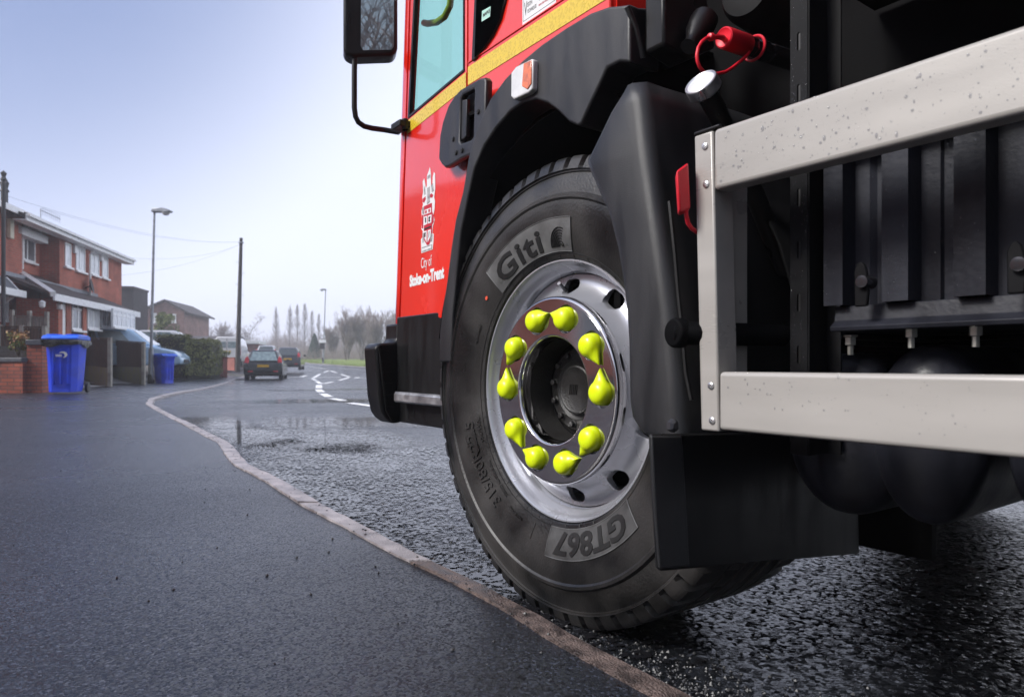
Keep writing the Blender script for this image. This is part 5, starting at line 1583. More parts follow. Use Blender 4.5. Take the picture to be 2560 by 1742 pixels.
# ------------------------------------------------------------------ garden walls, fences
def bar(x0, y0, x1, y1, w):
    """plan rectangle along a line"""
    d = Vector((x1 - x0, y1 - y0, 0)); l = d.length; d /= l; n = Vector((-d.y, d.x, 0)) * w / 2
    return [Vector((x0, y0, 0)) + n, Vector((x1, y1, 0)) + n, Vector((x1, y1, 0)) - n, Vector((x0, y0, 0)) - n]
def upslab(pl, z0, z1): return [(p.x, p.y, z0) for p in pl], (0, 0, z1 - z0)
YW = 13.4
w0, w1 = WF.loc(-70, 900, 1, YW + .5), WF.loc(64, 900, 1, YW)
bw = thing('garden_wall', 'low red brick planter wall with taller square pier beside the blue bin', 'wall', (w1.x, YW, 0), 0)
def lw(p): return Vector(p) - Vector((w1.x, YW, 0))
zc1, zc0 = WF.loc(40, 894, 1, YW).z, WF.loc(40, 905, 1, YW).z
MB().prism(*upslab([lw(p) for p in bar(w0.x, YW + .5, w1.x, YW, .12)], -.2, zc0)).build('planter_wall', M['brickgarden'], bw)
MB().prism(*upslab([lw(p) for p in bar(w0.x, YW + .5, w1.x + .02, YW, .20)], zc0 + .002, zc1)).build('coping', M['coping'], bw, bevel=.015)
pA, pB, pC = WF.loc(67, 900, 1, YW + .02), WF.loc(105, 900, 1, YW + .05), WF.loc(134, 900, 1, YW + .9)
zp1, zp0 = WF.loc(90, 849, 1, YW).z, WF.loc(90, 862, 1, YW).z
plan = [lw(p) for p in (Vector((pA.x, YW + .02, 0)), Vector((pB.x, YW + .05, 0)), Vector((pC.x, YW + .9, 0)), Vector((pA.x - .1, YW + .9, 0)))]
pier = MB().prism(*upslab(plan, -.2, zp0)).build('pier', M['brickgarden'], bw)
pl2 = [p + (p - sum(plan, Vector()) / 4).normalized() * .04 for p in plan]
MB().prism(*upslab(pl2, zp0 + .002, zp1)).build('pier_cap', M['coping'], pier, bevel=.01)
MB().prism(*upslab([lw(p) for p in bar(w0.x - .5, YW + 1.0, pA.x - .1, YW + .75, .12)], -.2, zp0)).build('rear_wall', M['engbrick'], bw)
MB().prism(*upslab([lw(p) for p in bar(w0.x, YW + .62, w1.x, YW + .3, .5)], -.1, zc0 - .1)).build('planter_soil', M['soil'], bw)
def fence(name, label, xa, ya, xb, yb, z0, z1, n, mt='fence', board=0.0, post='post', pz_=.06, group=None):
    """close-boarded panels between concrete posts, from a to b"""
    f = thing(name, label, 'fence', (xa, ya, 0), 0, group)
    for i in range(n):
        u, v = i / n, (i + 1) / n
        X0, Y0, X1, Y1 = (xb - xa) * u, (yb - ya) * u, (xb - xa) * v, (yb - ya) * v
        L_ = math.hypot(X1 - X0, Y1 - Y0); nb = max(4, int(L_ / .15))
        zz0 = (z0[0] + (z0[1] - z0[0]) * (u + v) / 2); zz1 = (z1[0] + (z1[1] - z1[0]) * (u + v) / 2)
        sl0, sl1 = (z0[1] - z0[0]) * (v - u), (z1[1] - z1[0]) * (v - u)
        q = MB()
        for k in range(nb):
            s0, s1 = k / nb, (k + .96) / nb
            of_ = .012 if k % 2 else -.012
            pl = bar(X0 + (X1 - X0) * s0, Y0 + (Y1 - Y0) * s0, X0 + (X1 - X0) * s1, Y0 + (Y1 - Y0) * s1, .022)
            d = Vector((-(Y1 - Y0), X1 - X0, 0)).normalized() * of_
            f_ = (s0 + s1) / 2 - .5
            q.prism(*upslab([p + d for p in pl], zz0 + sl0 * f_ + board, zz1 + sl1 * f_ - random.random() * .015))
        q.prism([(p.x, p.y, zz1 + .004 + sl1 * (.5 if k in (1, 2) else -.5)) for k, p in enumerate(bar(X0, Y0, X1, Y1, .075))], (0, 0, .036))
        q.build('panel', M[mt], f)
        if board: MB().prism([(p.x, p.y, zz0 - .12 + sl0 * (.5 if k in (1, 2) else -.5)) for k, p in enumerate(bar(X0, Y0, X1, Y1, .06))], (0, 0, board + .117)).build('gravel_board', M['mossboard'], f)
        for (X, Y, e) in ((X0, Y0, i == 0), (X1, Y1, True)):
            if e: MB().box(X - .05, Y - .05, min(zz0, z0[0] if not e or i == 0 and X == X0 else z0[1]) - .2, X + .05, Y + .05, zz1 + (sl1 / 2 if (X, Y) == (X1, Y1) else -sl1 / 2) + pz_).build('fence_post', M[post], f, bevel=.01)
    return f
random.seed(4)
def at(px, Y): return (px - 1280) / FPX * Y
# fence from the pavement post back towards the houses, on each side of the drive
y1_, y2_ = 19.6, 26.5
fence('board_fence', 'dark board fence panel with mossy concrete base behind the nearer blue bin', at(275, y1_), y1_, at(196, y2_), y2_, (WF.loc(275, 965, 1, y1_).z, WF.loc(196, 944, 1, y2_).z), (WF.loc(275, 848, 1, y1_).z, WF.loc(196, 846, 1, y2_).z), 1, board=.52, pz_=.05)
y1_, y2_ = 22.2, 28.0
fence('board_fence', 'dark board fence panel ending at the concrete post left of the lamp post', at(359, y1_), y1_, at(283, y2_), y2_, (WF.loc(359, 957, 1, y1_).z, WF.loc(283, 946, 1, y2_).z), (WF.loc(359, 858, 1, y1_).z, WF.loc(283, 852, 1, y2_).z), 1, board=.50, pz_=.05)
y1_ = 17.2
fence('board_fence', 'dark brown board fence above the planter wall and red-tipped shrub', at(-60, y1_), y1_, at(112, y1_ + .3), y1_ + .3, (.1, .1), (WF.loc(20, 817, 1, y1_).z, WF.loc(100, 819, 1, y1_).z), 3)
y1_ = 20.5
fence('board_fence', 'grey weathered board fence showing above the dark one by the brick house', at(30, y1_), y1_, at(117, y1_ + .3), y1_ + .3, (.2, .2), (WF.loc(60, 791, 1, y1_).z, WF.loc(100, 794, 1, y1_).z), 2, mt='fencegrey', pz_=.2)
y1_, y2_ = 24.0, 27.5
fence('board_fence', 'brown board fence running back behind the bin towards the porch', at(118, y1_), y1_, at(240, y2_), y2_, (.2, .2), (WF.loc(118, 823, 1, y1_).z, WF.loc(240, 836, 1, y2_).z), 3)
def low_wall(label, px0, px1, pt, pb, Y, mt, skew=.3):
    x0, x1 = at(px0, Y + skew), at(px1, Y)
    z0, z1 = WF.loc(px1, pb, 1, Y).z, WF.loc(px1, pt, 1, Y).z
    o = thing('garden_wall', label, 'wall', (x0, Y, 0))
    MB().prism(*upslab([p - Vector((x0, Y, 0)) for p in bar(x0, Y + skew, x1, Y, .22)], z0 - .2, z1 - .06)).build('wall', M[mt], o)
    MB().prism(*upslab([p - Vector((x0, Y, 0)) for p in bar(x0 - .03, Y + skew, x1 + .03, Y, .27)], z1 - .058, z1)).build('coping', M['brickgarden'], o, bevel=.01)
low_wall('low salmon brick garden wall with plants along its top right of the hedge', 521, 563, 893, 934, 35, 'brickwall', 2.0)
low_wall('low red brick wall at the foot of the telegraph pole before the van', 562, 590, 893, 918, 43, 'brickwall', 1.0)

# ------------------------------------------------------------------ wheelie bins
def wheelie_bin(label, X, Y, z, rz_, logo=True, bag=True):
    b = thing('wheelie_bin', label, 'bin', (X, Y, z), rz_, 'blue wheelie bins on the pavement')
    q = MB(); secs = [(.03, .225, .24, -.06), (.10, .235, .255, -.03), (.60, .258, .30, 0), (.93, .272, .325, 0), (.96, .290, .345, 0), (1.0, .290, .345, 0)]
    n = 16
    for (zz, hw, hd, off) in secs:
        for k in range(n):
            a = 2 * math.pi * (k + .5) / n
            cx_, cy_ = math.cos(a), math.sin(a)
            m_ = max(abs(cx_), abs(cy_)); e = .93
            px_, py_ = cx_ / m_ * e + cx_ * (1 - e), cy_ / m_ * e + cy_ * (1 - e)
            q.v.append((px_ * hw, py_ * hd + off, zz))
    for i in range(len(secs) - 1):
        for k in range(n):
            l = (k + 1) % n; q.f.append((i * n + k, i * n + l, (i + 1) * n + l, (i + 1) * n + k))
    q.f.append(tuple(range(n - 1, -1, -1))); q.f.append(tuple(range((len(secs) - 1) * n, len(secs) * n)))
    body = q.build('body', M['binblue'], b, bevel=.006, angle=40)
    q = MB()
    for xx in (-.12, .0, .12): q.box(xx - .018, -.318, .18, xx + .018, -.24, .86)
    q.build('moulded_rib', M['binblue'], body, bevel=.01)
    lid = MB().prism([(-.30, -.37, 1.003), (-.30, -.36, 1.045), (-.30, -.28, 1.085), (-.30, .2, 1.10), (-.30, .34, 1.07), (-.30, .36, 1.003)], (.60, 0, 0)).build('lid', M['binlid'], b, bevel=.02, seg=3)
    MB().box(-.26, -.25, 1.083, -.06, .15, 1.108).box(.06, -.25, 1.083, .26, .15, 1.108).build('lid_panel', M['binlid'], lid, bevel=.012)
    MB().tube([(-.26, .37, 1.0), (-.22, .44, 1.0), (.22, .44, 1.0), (.26, .37, 1.0)], .016, 8).build('handle', M['binblue'], b)
    for s in (-1, 1):
        w_ = MB().lathe([(0, -.03), (.07, -.03), (.095, -.025), (.10, 0), (.095, .025), (0, .03)], (s * .265, .27, .10), (1, 0, 0), 20).build('wheel', M['rubber'], b)
    if bag:
        q = MB(); n = 40; rows = ((1.002, 1.03), (.96, 1.06), (.90, 1.03))
        for i, (zz, sc_) in enumerate(rows):
            for k in range(n):
                a = 2 * math.pi * k / n; cx_, cy_ = math.cos(a), math.sin(a); m_ = max(abs(cx_), abs(cy_))
                rr = 1 + .03 * math.sin(7 * a + i) + random.uniform(-.012, .012)
                q.v.append((cx_ / m_ * .292 * sc_ * rr, cy_ / m_ * .35 * sc_ * rr, zz - (.03 * math.sin(3 * a + 1) + .02 * math.sin(5 * a) if i == 2 else 0)))
        for i in range(2):
            for k in range(n): l = (k + 1) % n; q.f.append((i * n + k, i * n + l, (i + 1) * n + l, (i + 1) * n + k))
        q.build('bin_liner', M['bag'], b)
    if logo:
        # white recycling swoosh over two lines of small print
        q = MB(); pts = []
        for k in range(15):
            a = R(140 - 215 * k / 14); pts.append((.062 * math.cos(a), .05 * math.sin(a)))
        for k in range(14):
            (a0, b0), (a1, b1) = pts[k], pts[k + 1]
            w0_, w1_ = .004 + .020 * math.sin(math.pi * k / 14), .004 + .020 * math.sin(math.pi * (k + 1) / 14)
            q.add([(.035 + a0 * (1 - w0_ / .062), -.335, .72 + b0 * (1 - w0_ / .062)), (.035 + a0 * (1 + w0_ / .062), -.335, .72 + b0 * (1 + w0_ / .062)), (.035 + a1 * (1 + w1_ / .062), -.335, .72 + b1 * (1 + w1_ / .062)), (.035 + a1 * (1 - w1_ / .062), -.335, .72 + b1 * (1 - w1_ / .062))], [(0, 1, 2, 3)])
        q.box(-.075, -.336, .712, .028, -.334, .726).box(-.07, -.336, .69, .028, -.334, .702)
        q.build('logo', M['white'], body, smooth=False)
    return b
X = at(167, 12.9); wheelie_bin('tall blue wheelie bin with white swoosh and black liner beside the brick pier', X, 12.9, WF.loc(167, 984, 1, 12.7).z, R(15))
X = at(410, 24.6); wheelie_bin('plain blue wheelie bin by the lamp post before the pale blue car', X, 24.6, WF.loc(410, 961, 1, 24.4).z, R(62), logo=False, bag=False)
X = at(134, 23.2); wheelie_bin('blue wheelie bin whose lid just shows over the brown fence', X, 23.2, WF.loc(134, 818, 1, 23.2).z - 1.09, R(20), logo=False, bag=False)

# ------------------------------------------------------------------ lamps, pole, wires
def street_lamp(label, pxb, pyb, pxt, pyt, Y, arm, sgn, base_h=1.2, r=.055):
    b = WF.loc(pxb, pyb, 1, Y); t = WF.loc(pxt, pyt, 1, Y)
    o = thing('street_lamp', label, 'street lamp', b)
    h = t.z - b.z; dx = t.x - b.x
    MB().tube([(0, 0, -.2), (dx * .2, 0, base_h), (dx * .21, 0, base_h + .05)], r * 1.55, 12).build('base', M['galv'], o)
    MB().lathe([(r * 1.7, 0), (r * 1.7, .38)], (0, 0, -.05), (0, 0, 1), 12).build('base_sleeve', M['black'], o)
    col_ = MB().tube([(dx * .2, 0, base_h), (dx, 0, h - .02)], [r, r * .72], 10)
    col_.tube([(dx, 0, h - .02), (dx + sgn * .12, 0, h)], r * .7, 8)
    col_.build('column', M['galv'], o)
    hd = MB().prism([(dx - sgn * .08, 0, h - .06), (dx - sgn * .05, 0, h + .07), (dx + sgn * arm * .55, 0, h + .10), (dx + sgn * arm, 0, h - .0), (dx + sgn * arm * .96, 0, h - .06)], (0, .24, 0)).build('lantern', M['galv'], o, bevel=.025)
    hd.location.y = -.12
    gl_ = MB().lathe([(0, -.12), (.10, -.09), (.15, 0), (0, .01)], (dx + sgn * arm * .66, .12, h - .055), (0, 0, 1), 14).build('lamp_glass', M['clear'], hd)
    return o
street_lamp('tall grey street lamp standing by the farther blue bin', 376, 959, 386, 527, 24.3, .62, 1)
street_lamp('slim street lamp on the far verge with a box on its column', 807.5, 903, 814, 724, 66, .55, -1, r=.06)
street_lamp('distant street lamp top rising behind the red brick pair', 329, 800, 330, 722, 60, .3, -1, r=.05)
p = WF.loc(806, 862, 1, 65.8)
sg = thing('traffic_sign', 'dark box sign with white top fixed on the far lamp column', 'sign', p)
MB().box(-.24, -.06, -.4, .24, .0, .18).build('panel', M['black'], sg, bevel=.02)
MB().box(-.3, -.08, .2, .34, .0, .46).build('top_plate', M['upvc'], sg, bevel=.02)
b = WF.loc(594, 918, 1, 42); t = WF.loc(602.8, 595, 1, 42)
tp_ = thing('telegraph_pole', 'dark wooden telegraph pole leaning slightly beside the black hatchback', 'pole', b)
hgt = t.z - b.z; dx = t.x - b.x
MB().tube([(0, 0, -.3), (dx * .5, 0, hgt * .5), (dx, 0, hgt)], [.15, .125, .095], 12).build('pole', M['woodpole'], tp_)
q = MB()
for k in range(7):
    zz = hgt * (.30 + .085 * k); s = 1 if k % 2 else -1; xx = dx * zz / hgt
    q.tube([(xx + s * .08, 0, zz), (xx + s * .27, 0, zz + .03)], .014, 5)
q.build('step_peg', M['galv'], tp_)
MB().lathe([(.10, 0), (.16, .03), (.16, .10), (.06, .12), (0, .12)], (dx * .98, 0, hgt - .35), (0, 0, 1), 12).build('ring_head', M['galv'], tp_)
def wire(label, a, b, sag):
    q = MB(); pts = [a.lerp(b, k / 14) - Vector((0, 0, sag * 4 * (k / 14) * (1 - k / 14))) for k in range(15)]
    q.tube(pts, .004, 4)
    tag(q.build('overhead_wire', M['wire'], None), label, 'wire', 'telephone wires from the pole')
tw = b + Vector((dx, 0, hgt - .25))
wire('topmost telephone wire from the pole to the nearest house roof', tw, WF.loc(-20, 478, 1, 22), .5)
wire('telephone wire from the pole to the aerial on the brick pair', tw, WF.loc(100, 520, 1, 27), .45)
wire('telephone wire from the pole to the end gable of the brick pair', tw - Vector((0, 0, .1)), WF.loc(305, 688, 1, 31), .3)
wire('lower telephone wire from the pole past the lamp to the brick pair porch', tw - Vector((0, 0, .15)), WF.loc(300, 642, 1, 32), .4)

# ------------------------------------------------------------------ cars
def car(name, label, X, Y, z, head, paint, L=4.1, Wd=1.74, Ht=1.48, glass='carglass', boot=.28, group=None):
    """hatchback: forward is +y; the tail at y = -L/2"""
    o = thing(name, label, 'car', (X, Y, z), head, group)
    w = Wd / 2; y0, y1 = -L / 2, L / 2; bz = Ht * .60
    P_ = M[paint]
    low = [(y0 + .03, .30), (y0, .50), (y0 + .04, .72), (y0 + .10, bz - .02), (y0 + .5, bz + .01), (y1 - 1.15, bz - .02), (y1 - .30, bz - .22), (y1 - .06, .55), (y1, .42), (y1 - .04, .24), (y1 - .30, .19), (y0 + .35, .20)]
    MB().prism([(-w, y, zz) for y, zz in low], (Wd, 0, 0)).build('body', P_, o, bevel=.09, seg=4)
    gb = [(-w + .07, y0 + .10), (w - .07, y0 + .10), (w - .07, y1 - 1.08), (-w + .07, y1 - 1.08)]
    gt = [(-w + .30, y0 + boot + .24), (w - .30, y0 + boot + .24), (w - .30, y1 - 1.95), (-w + .30, y1 - 1.95)]
    q = MB(); q.v = [(x, y, bz - .03) for x, y in gb] + [(x, y, Ht) for x, y in gt]
    q.f = [(3, 2, 1, 0), (4, 5, 6, 7), (0, 1, 5, 4), (1, 2, 6, 5), (2, 3, 7, 6), (3, 0, 4, 7)]
    q.build('roof', P_, o, bevel=.12, seg=5)
    def face(a, b, c, d, nm, mt, off=.012):
        """quad laid just outside the cabin: bilinear corners"""
        pts = [Vector(p) for p in (a, b, c, d)]
        n = (pts[1] - pts[0]).cross(pts[3] - pts[0]).normalized()
        return MB().prism([p + n * off for p in pts], -n * .02).build(nm, M[mt], o, bevel=.006)
    def cab(i, j, u0, u1, v0, v1, nm, mt=None):
        B0, B1 = Vector((*gb[i], bz - .03)), Vector((*gb[j], bz - .03)); T0, T1 = Vector((*gt[i], Ht)), Vector((*gt[j], Ht))
        f = lambda u, v: B0.lerp(B1, u).lerp(T0.lerp(T1, u), v)
        return face(f(u0, v0), f(u1, v0), f(u1, v1), f(u0, v1), nm, mt or glass)
    cab(0, 1, .09, .91, .16, .86, 'rear_window')
    cab(2, 3, .06, .94, .10, .90, 'windscreen')
    for (i, j, r_) in ((1, 2, False), (3, 0, True)):
        for (u0, u1) in ((.10, .44), (.48, .80)):
            a, b_ = (1 - u1, 1 - u0) if r_ else (u0, u1)
            cab(i, j, a, b_, .16, .86, 'side_window')
    for s in (-1, 1):
        for yy in (y0 + .72, y1 - .80):
            wh = part('wheel', o)
            MB().lathe([(.20, -.10), (.29, -.10), (.31, -.07), (.31, .07), (.29, .10), (.20, .10)], (s * (w - .10), yy, .31), (1, 0, 0), 28).build('tyre', M['rubber'], wh)
            MB().lathe([(0, -.06), (.08, -.09), (.2, -.085), (.21, 0), (.2, .085), (.08, .09), (0, .06)], (s * (w - .10), yy, .31), (1, 0, 0), 20).build('rim', M['carsilver'], wh)
        MB().prism([(s * (w - .20), y0 + .04, bz - .16), (s * (w - .02), y0 + .10, bz - .20), (s * (w - .05), y0 + .17, bz + .16), (s * (w - .16), y0 + .20, bz + .30), (s * (w - .24), y0 + .19, bz + .10)], (0, .06, 0)).build('tail_lamp', M['taillamp'], o, bevel=.01)
        MB().prism([(s * (w - .32), y1 - .13, .55), (s * (w - .04), y1 - .26, .56), (s * (w - .06), y1 - .42, .68), (s * (w - .30), y1 - .26, .68)], (0, .08, .01)).build('headlamp', M['clear'], o, bevel=.01)
        MB().box(s * w, y1 - 1.42, bz + .02, s * (w + .16), y1 - 1.28, bz + .15).build('door_mirror', P_, o, bevel=.03)
        MB().box(s * (w - .42), y0 - .004, .40, s * (w - .20), y0 + .05, .46).build('rear_reflector', M['taillamp'], o)
    MB().box(-.26, y0 - .004, bz - .24, .26, y0 + .06, bz - .12).build('number_plate', M['plate'], o)
    MB().box(-w + .06, y0 - .02, .27, w - .06, y0 + .2, .36).build('rear_bumper', M['blackplastic'], o, bevel=.03)
    MB().box(-.45, y1 - .03, .30, .45, y1 + .01, .44).build('grille', M['black'], o, bevel=.02)
    return o
X = at(641, 32.6); car('parked_car', 'black hatchback with yellow plate and red tail lamps parked at the kerb', X, 34.0, WF.loc(655, 951, 1, 32).z, R(15), 'carblack', Ht=1.44, glass='carglasspale')  # pale glass colour stands in for reflected sky
X = at(708, 47); car('parked_car', 'dark car partly hidden behind the black hatchback', X, 48.5, WF.loc(708, 925, 1, 47).z, R(13), 'cardark', Ht=1.56, Wd=1.72)
X = at(660, 58); car('parked_car', 'silver car whose pale roof shows over the black hatchback', X, 59, WF.loc(660, 863, 1, 58).z - 1.5, R(14), 'carsilver')
X = at(290, 27.4); car('parked_car', 'pale blue car parked on the drive beyond the fence, nose to the road', X, 28.0, WF.loc(400, 925, 1, 27.5).z, R(-76), 'carblue', L=4.7, Ht=1.66, Wd=1.8, glass='carglasslight', boot=.1)
X = at(425, 33.5); car('parked_car', 'white car parked behind the dark hedge, nose to the road', X, 34.0, WF.loc(425, 825, 1, 33.5).z - 1.5, R(-72), 'carwhite', glass='carglasspale')
# white van seen from behind
Yv = 47.5; X = at(567, Yv)
van = thing('white_van', 'white panel van standing behind the low brick wall and telegraph pole', 'van', (X, Yv, WF.loc(577, 842, 1, Yv).z - 2.05), R(14))
q = MB(); secs = [(-.93, .35, .93), (-.95, .9, .95), (-.90, 1.4, .90), (-.78, 1.85, .78), (-.62, 2.05, .62)]
pr = [(a, z) for a, z, _ in secs] + [(b, z) for _, z, b in reversed(secs)]
body = MB().prism([(x, 0, z) for x, z in pr], (0, 3.6, 0)).build('body', M['carwhite'], van, bevel=.06, seg=3)
MB().prism([(-.95, 3.6, .4), (.95, 3.6, .4), (.95, 3.6, 1.1), (-.95, 3.6, 1.1)], (0, 1.1, 0)).build('bonnet', M['carwhite'], van, bevel=.1, seg=3)
for s in (-1, 1):
    MB().box(s * .06, -.014, 1.28, s * .66, .02, 1.72).build('rear_window', M['carglasspale'], van, bevel=.02)
    MB().box(s * .74, -.014, .75, s * .92, .03, 1.25).build('tail_lamp', M['taillamp'], van, bevel=.02)
    for yy in (.9, 3.5):
        wh = part('wheel', van)
        MB().lathe([(.2, -.1), (.31, -.1), (.33, 0), (.31, .1), (.2, .1)], (s * .82, yy, .33), (1, 0, 0), 24).build('tyre', M['rubber'], wh)
        MB().lathe([(0, -.05), (.2, -.085), (.2, .085), (0, .05)], (s * .82, yy, .33), (1, 0, 0), 16).build('rim', M['carsilver'], wh)
MB().box(-.26, -.016, .98, .26, .02, 1.09).build('number_plate', M['plate'], van)
MB().box(-.95, -.06, .35, .95, .1, .55).build('rear_bumper', M['blackplastic'], van, bevel=.03)
MB().box(-.012, -.006, .6, .012, .01, 1.95).build('door_gap', M['black'], van)

# ------------------------------------------------------------------ hedges and shrubs
def leaf_cloud(q, n, sample, size, up=.3):
    for _ in range(n):
        p, nr = sample()
        r = size * random.uniform(.6, 1.3)
        d = (Vector(nr) + Vector((random.gauss(0, .7), random.gauss(0, .7), random.gauss(up, .6)))).normalized()
        u = d.orthogonal().normalized(); a = random.random() * 6.28
        u = (Matrix.Rotation(a, 3, d) @ u); v = d.cross(u)
        p = Vector(p)
        q.add([p - u * r, p + v * r * .45 + d * r * .1, p + u * r, p - v * r * .45 + d * r * .1], [(0, 1, 2, 3)])
def hedge(label, pl, z0, z1, n, mt='hedge', leaf=.055):
    """clipped box hedge; pl = plan corners"""
    c = sum((Vector((*p, 0)) for p in pl), Vector()) / len(pl)
    o = thing('clipped_hedge', label, 'hedge', (c.x, c.y, z0))
    P2 = [Vector((*p, 0)) - c for p in pl]
    ins = [p * .93 for p in P2]
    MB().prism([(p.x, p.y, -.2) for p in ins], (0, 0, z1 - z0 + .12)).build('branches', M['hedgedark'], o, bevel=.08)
    q = MB(); m = len(P2)
    def smp():
        if random.random() < .25:
            a, b = random.random(), random.random()
            p = P2[0].lerp(P2[1], a).lerp(P2[3].lerp(P2[2], a), b); return (p.x, p.y, z1 - z0 + random.gauss(0, .04)), (0, 0, 1)
        k = random.choice([0, 1, 2, 3]); p = P2[k].lerp(P2[(k + 1) % m], random.random())
        e = P2[(k + 1) % m] - P2[k]; nn = Vector((e.y, -e.x, 0)).normalized()
        zz = random.random() * (z1 - z0)
        return p + nn * (random.gauss(0, .035) + .04 * math.sin(zz * 7 + p.x * 5)) + Vector((0, 0, zz)), nn
    leaf_cloud(q, n, smp, leaf)
    q.build('foliage', M[mt], o, recalc=False, smooth=False)
random.seed(9)
Yh = 30.2
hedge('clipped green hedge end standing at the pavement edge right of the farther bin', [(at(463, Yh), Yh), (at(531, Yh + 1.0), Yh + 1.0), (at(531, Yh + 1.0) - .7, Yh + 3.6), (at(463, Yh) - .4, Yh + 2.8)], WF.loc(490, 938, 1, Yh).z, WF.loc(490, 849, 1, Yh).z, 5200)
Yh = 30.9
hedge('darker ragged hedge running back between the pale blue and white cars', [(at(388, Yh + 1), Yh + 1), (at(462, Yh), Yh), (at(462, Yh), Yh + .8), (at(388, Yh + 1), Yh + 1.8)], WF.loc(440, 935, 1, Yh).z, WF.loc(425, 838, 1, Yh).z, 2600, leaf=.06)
def shrub(label, X, Y, z, rx, ry, rz_, n, mts, leaf, seed=1):
    random.seed(seed)
    o = thing('leafy_shrub', label, 'shrub', (X, Y, z))
    q = MB()
    for k in range(9):
        a = random.random() * 6.28; e = Vector((math.cos(a) * rx * .7, math.sin(a) * ry * .7, rz_ * random.uniform(1.0, 1.8)))
        q.tube([(0, 0, -.05), e * .5 + Vector((0, 0, .05)), e], [.012, .009, .004], 5)
    q.build('stem', M['bark'], o)
    cl = [(random.uniform(-.75, .75) * rx, random.uniform(-.7, .7) * ry, rz_ * random.uniform(.35, 1.8), random.uniform(.28, .5)) for _ in range(16)]
    for mt, fr, lo_z in mts:
        q = MB()
        def smp():
            c = random.choice(cl); d = Vector((random.gauss(0, 1), random.gauss(0, 1), random.gauss(0, 1))).normalized()
            p = Vector(c[:3]) + d * c[3] * min(rx, rz_) * random.uniform(.7, 1.05)
            return p + Vector((0, 0, lo_z)), d
        leaf_cloud(q, int(n * fr), smp, leaf)
        q.build('foliage', M[mt], o, recalc=False, smooth=False)
    return o
p = WF.loc(46, 888, 1, 13.75)
shrub('small shrub with red and gold young leaves growing in the planter', p.x, 13.75, p.z, .20, .18, .23, 900, (('leafgreen', .55, -.02), ('leafred', .45, .04)), .032, 3)
p = WF.loc(412, 828, 1, 50)
shrub('rounded green bush before the gabled house', p.x, 50, p.z - .6, .75, .7, 1.0, 1800, (('leafgreen', 1, 0),), .10, 5)
p = WF.loc(540, 893, 1, 35.6)
shrub('low mixed plants trailing over the salmon garden wall', p.x, 35.7, p.z - .1, .7, .4, .25, 700, (('leafgreen', .8, 0), ('white', .04, .1)), .07, 6)

# ------------------------------------------------------------------ the terrace goes on beside and behind the camera (seen in the polished wheel, door paint and mirror)
for (lab, X, Y, rz_, n) in (('long red brick terrace set back from the pavement out of frame', -13.5, -14, R(97), 3), ('red brick house across the pavement behind the camera', -7.5, -15.5, R(150), 1)):
    o = thing('brick_house', lab, 'house', (X, Y, 0), rz_)
    MB().box(0, 0, -.3, 8.2 * n, 7, 5.2).build('wall', M['brick'], o)
    MB().prism([(-.3, -.4, 5.15), (-.3, 3.5, 7.3), (-.3, 7.4, 5.15)], (8.2 * n + .6, 0, 0)).build('roof', M['tile'], o)
    MB().box(-.3, -.45, 4.98, 8.2 * n + .3, -.39, 5.2).build('fascia', M['upvc'], o)
    for k in range(2 * n):
        for zz in (1.0, 3.4):
            f = MB().box(.8 + 4.1 * k, -.04, zz, 3.0 + 4.1 * k, .02, zz + 1.2).build('window', M['upvc'], o)
            MB().box(.9 + 4.1 * k, -.05, zz + .1, 1.9 + 4.1 * k, -.041, zz + 1.1).box(2.0 + 4.1 * k, -.05, zz + .1, 2.9 + 4.1 * k, -.041, zz + 1.1).build('pane', M['pane'], f)
# ------------------------------------------------------------------ bare winter trees, conifer, far wood
def bare_tree(name, label, X, Y, h, spread, seed, stems=1, upright=.35, levels=5, group='bare trees beyond the road', thick=1.0, dens=1.0):
    rnd = random.Random(seed)
    o = thing(name, label, 'tree', (X, Y, gz(X, Y) - .05), 0, group)
    tr_, cr_ = MB(), MB()
    def grow(p, d, l, r, lev):
        q = tr_ if lev <= 1 else cr_
        pts = [p]; n = 4 if lev < 2 else 3
        for i in range(n):
            d = (d + Vector((rnd.gauss(0, .10), rnd.gauss(0, .10), rnd.gauss(.03, .06)))).normalized()
            pts.append(pts[-1] + d * l / n)
        q.tube(pts, [r * (1 - .45 * i / n) for i in range(n + 1)], 6 if lev == 0 else (4 if lev < 3 else 3), cap=False)
        if lev >= levels: return
        k = rnd.randint(3, 4) if lev else rnd.randint(5, 7)
        if lev >= 2 and dens < 1 and rnd.random() > dens: k -= 1
        for i in range(k):
            t = rnd.uniform(.30 if lev else .28, 1.0)
            a = pts[min(n, int(t * n))]
            side = Vector((rnd.gauss(0, 1), rnd.gauss(0, 1), rnd.gauss(0, .3))).normalized()
            d2 = (d * upright * 2 + side * spread + Vector((0, 0, upright * .6))).normalized()
            grow(a, d2, l * rnd.uniform(.48, .72), max(r * .55, .009), lev + 1)
    for s in range(stems):
        a = rnd.random() * 6.28; lean = .0 if stems == 1 else rnd.uniform(.08, .34)
        grow(Vector((math.cos(a) * .15 * (stems > 1), math.sin(a) * .15 * (stems > 1), 0)), Vector((math.cos(a) * lean, math.sin(a) * lean, 1)).normalized(), h * (.50 if stems == 1 else rnd.uniform(.42, .56)), .012 * h * thick, 0)
    tr_.build('trunk', M['bark'], o, recalc=False, angle=60)
    cr_.build('crown', M['twig'], o, recalc=False, smooth=False)
    return o
def tx(px, Y): return at(px, Y)
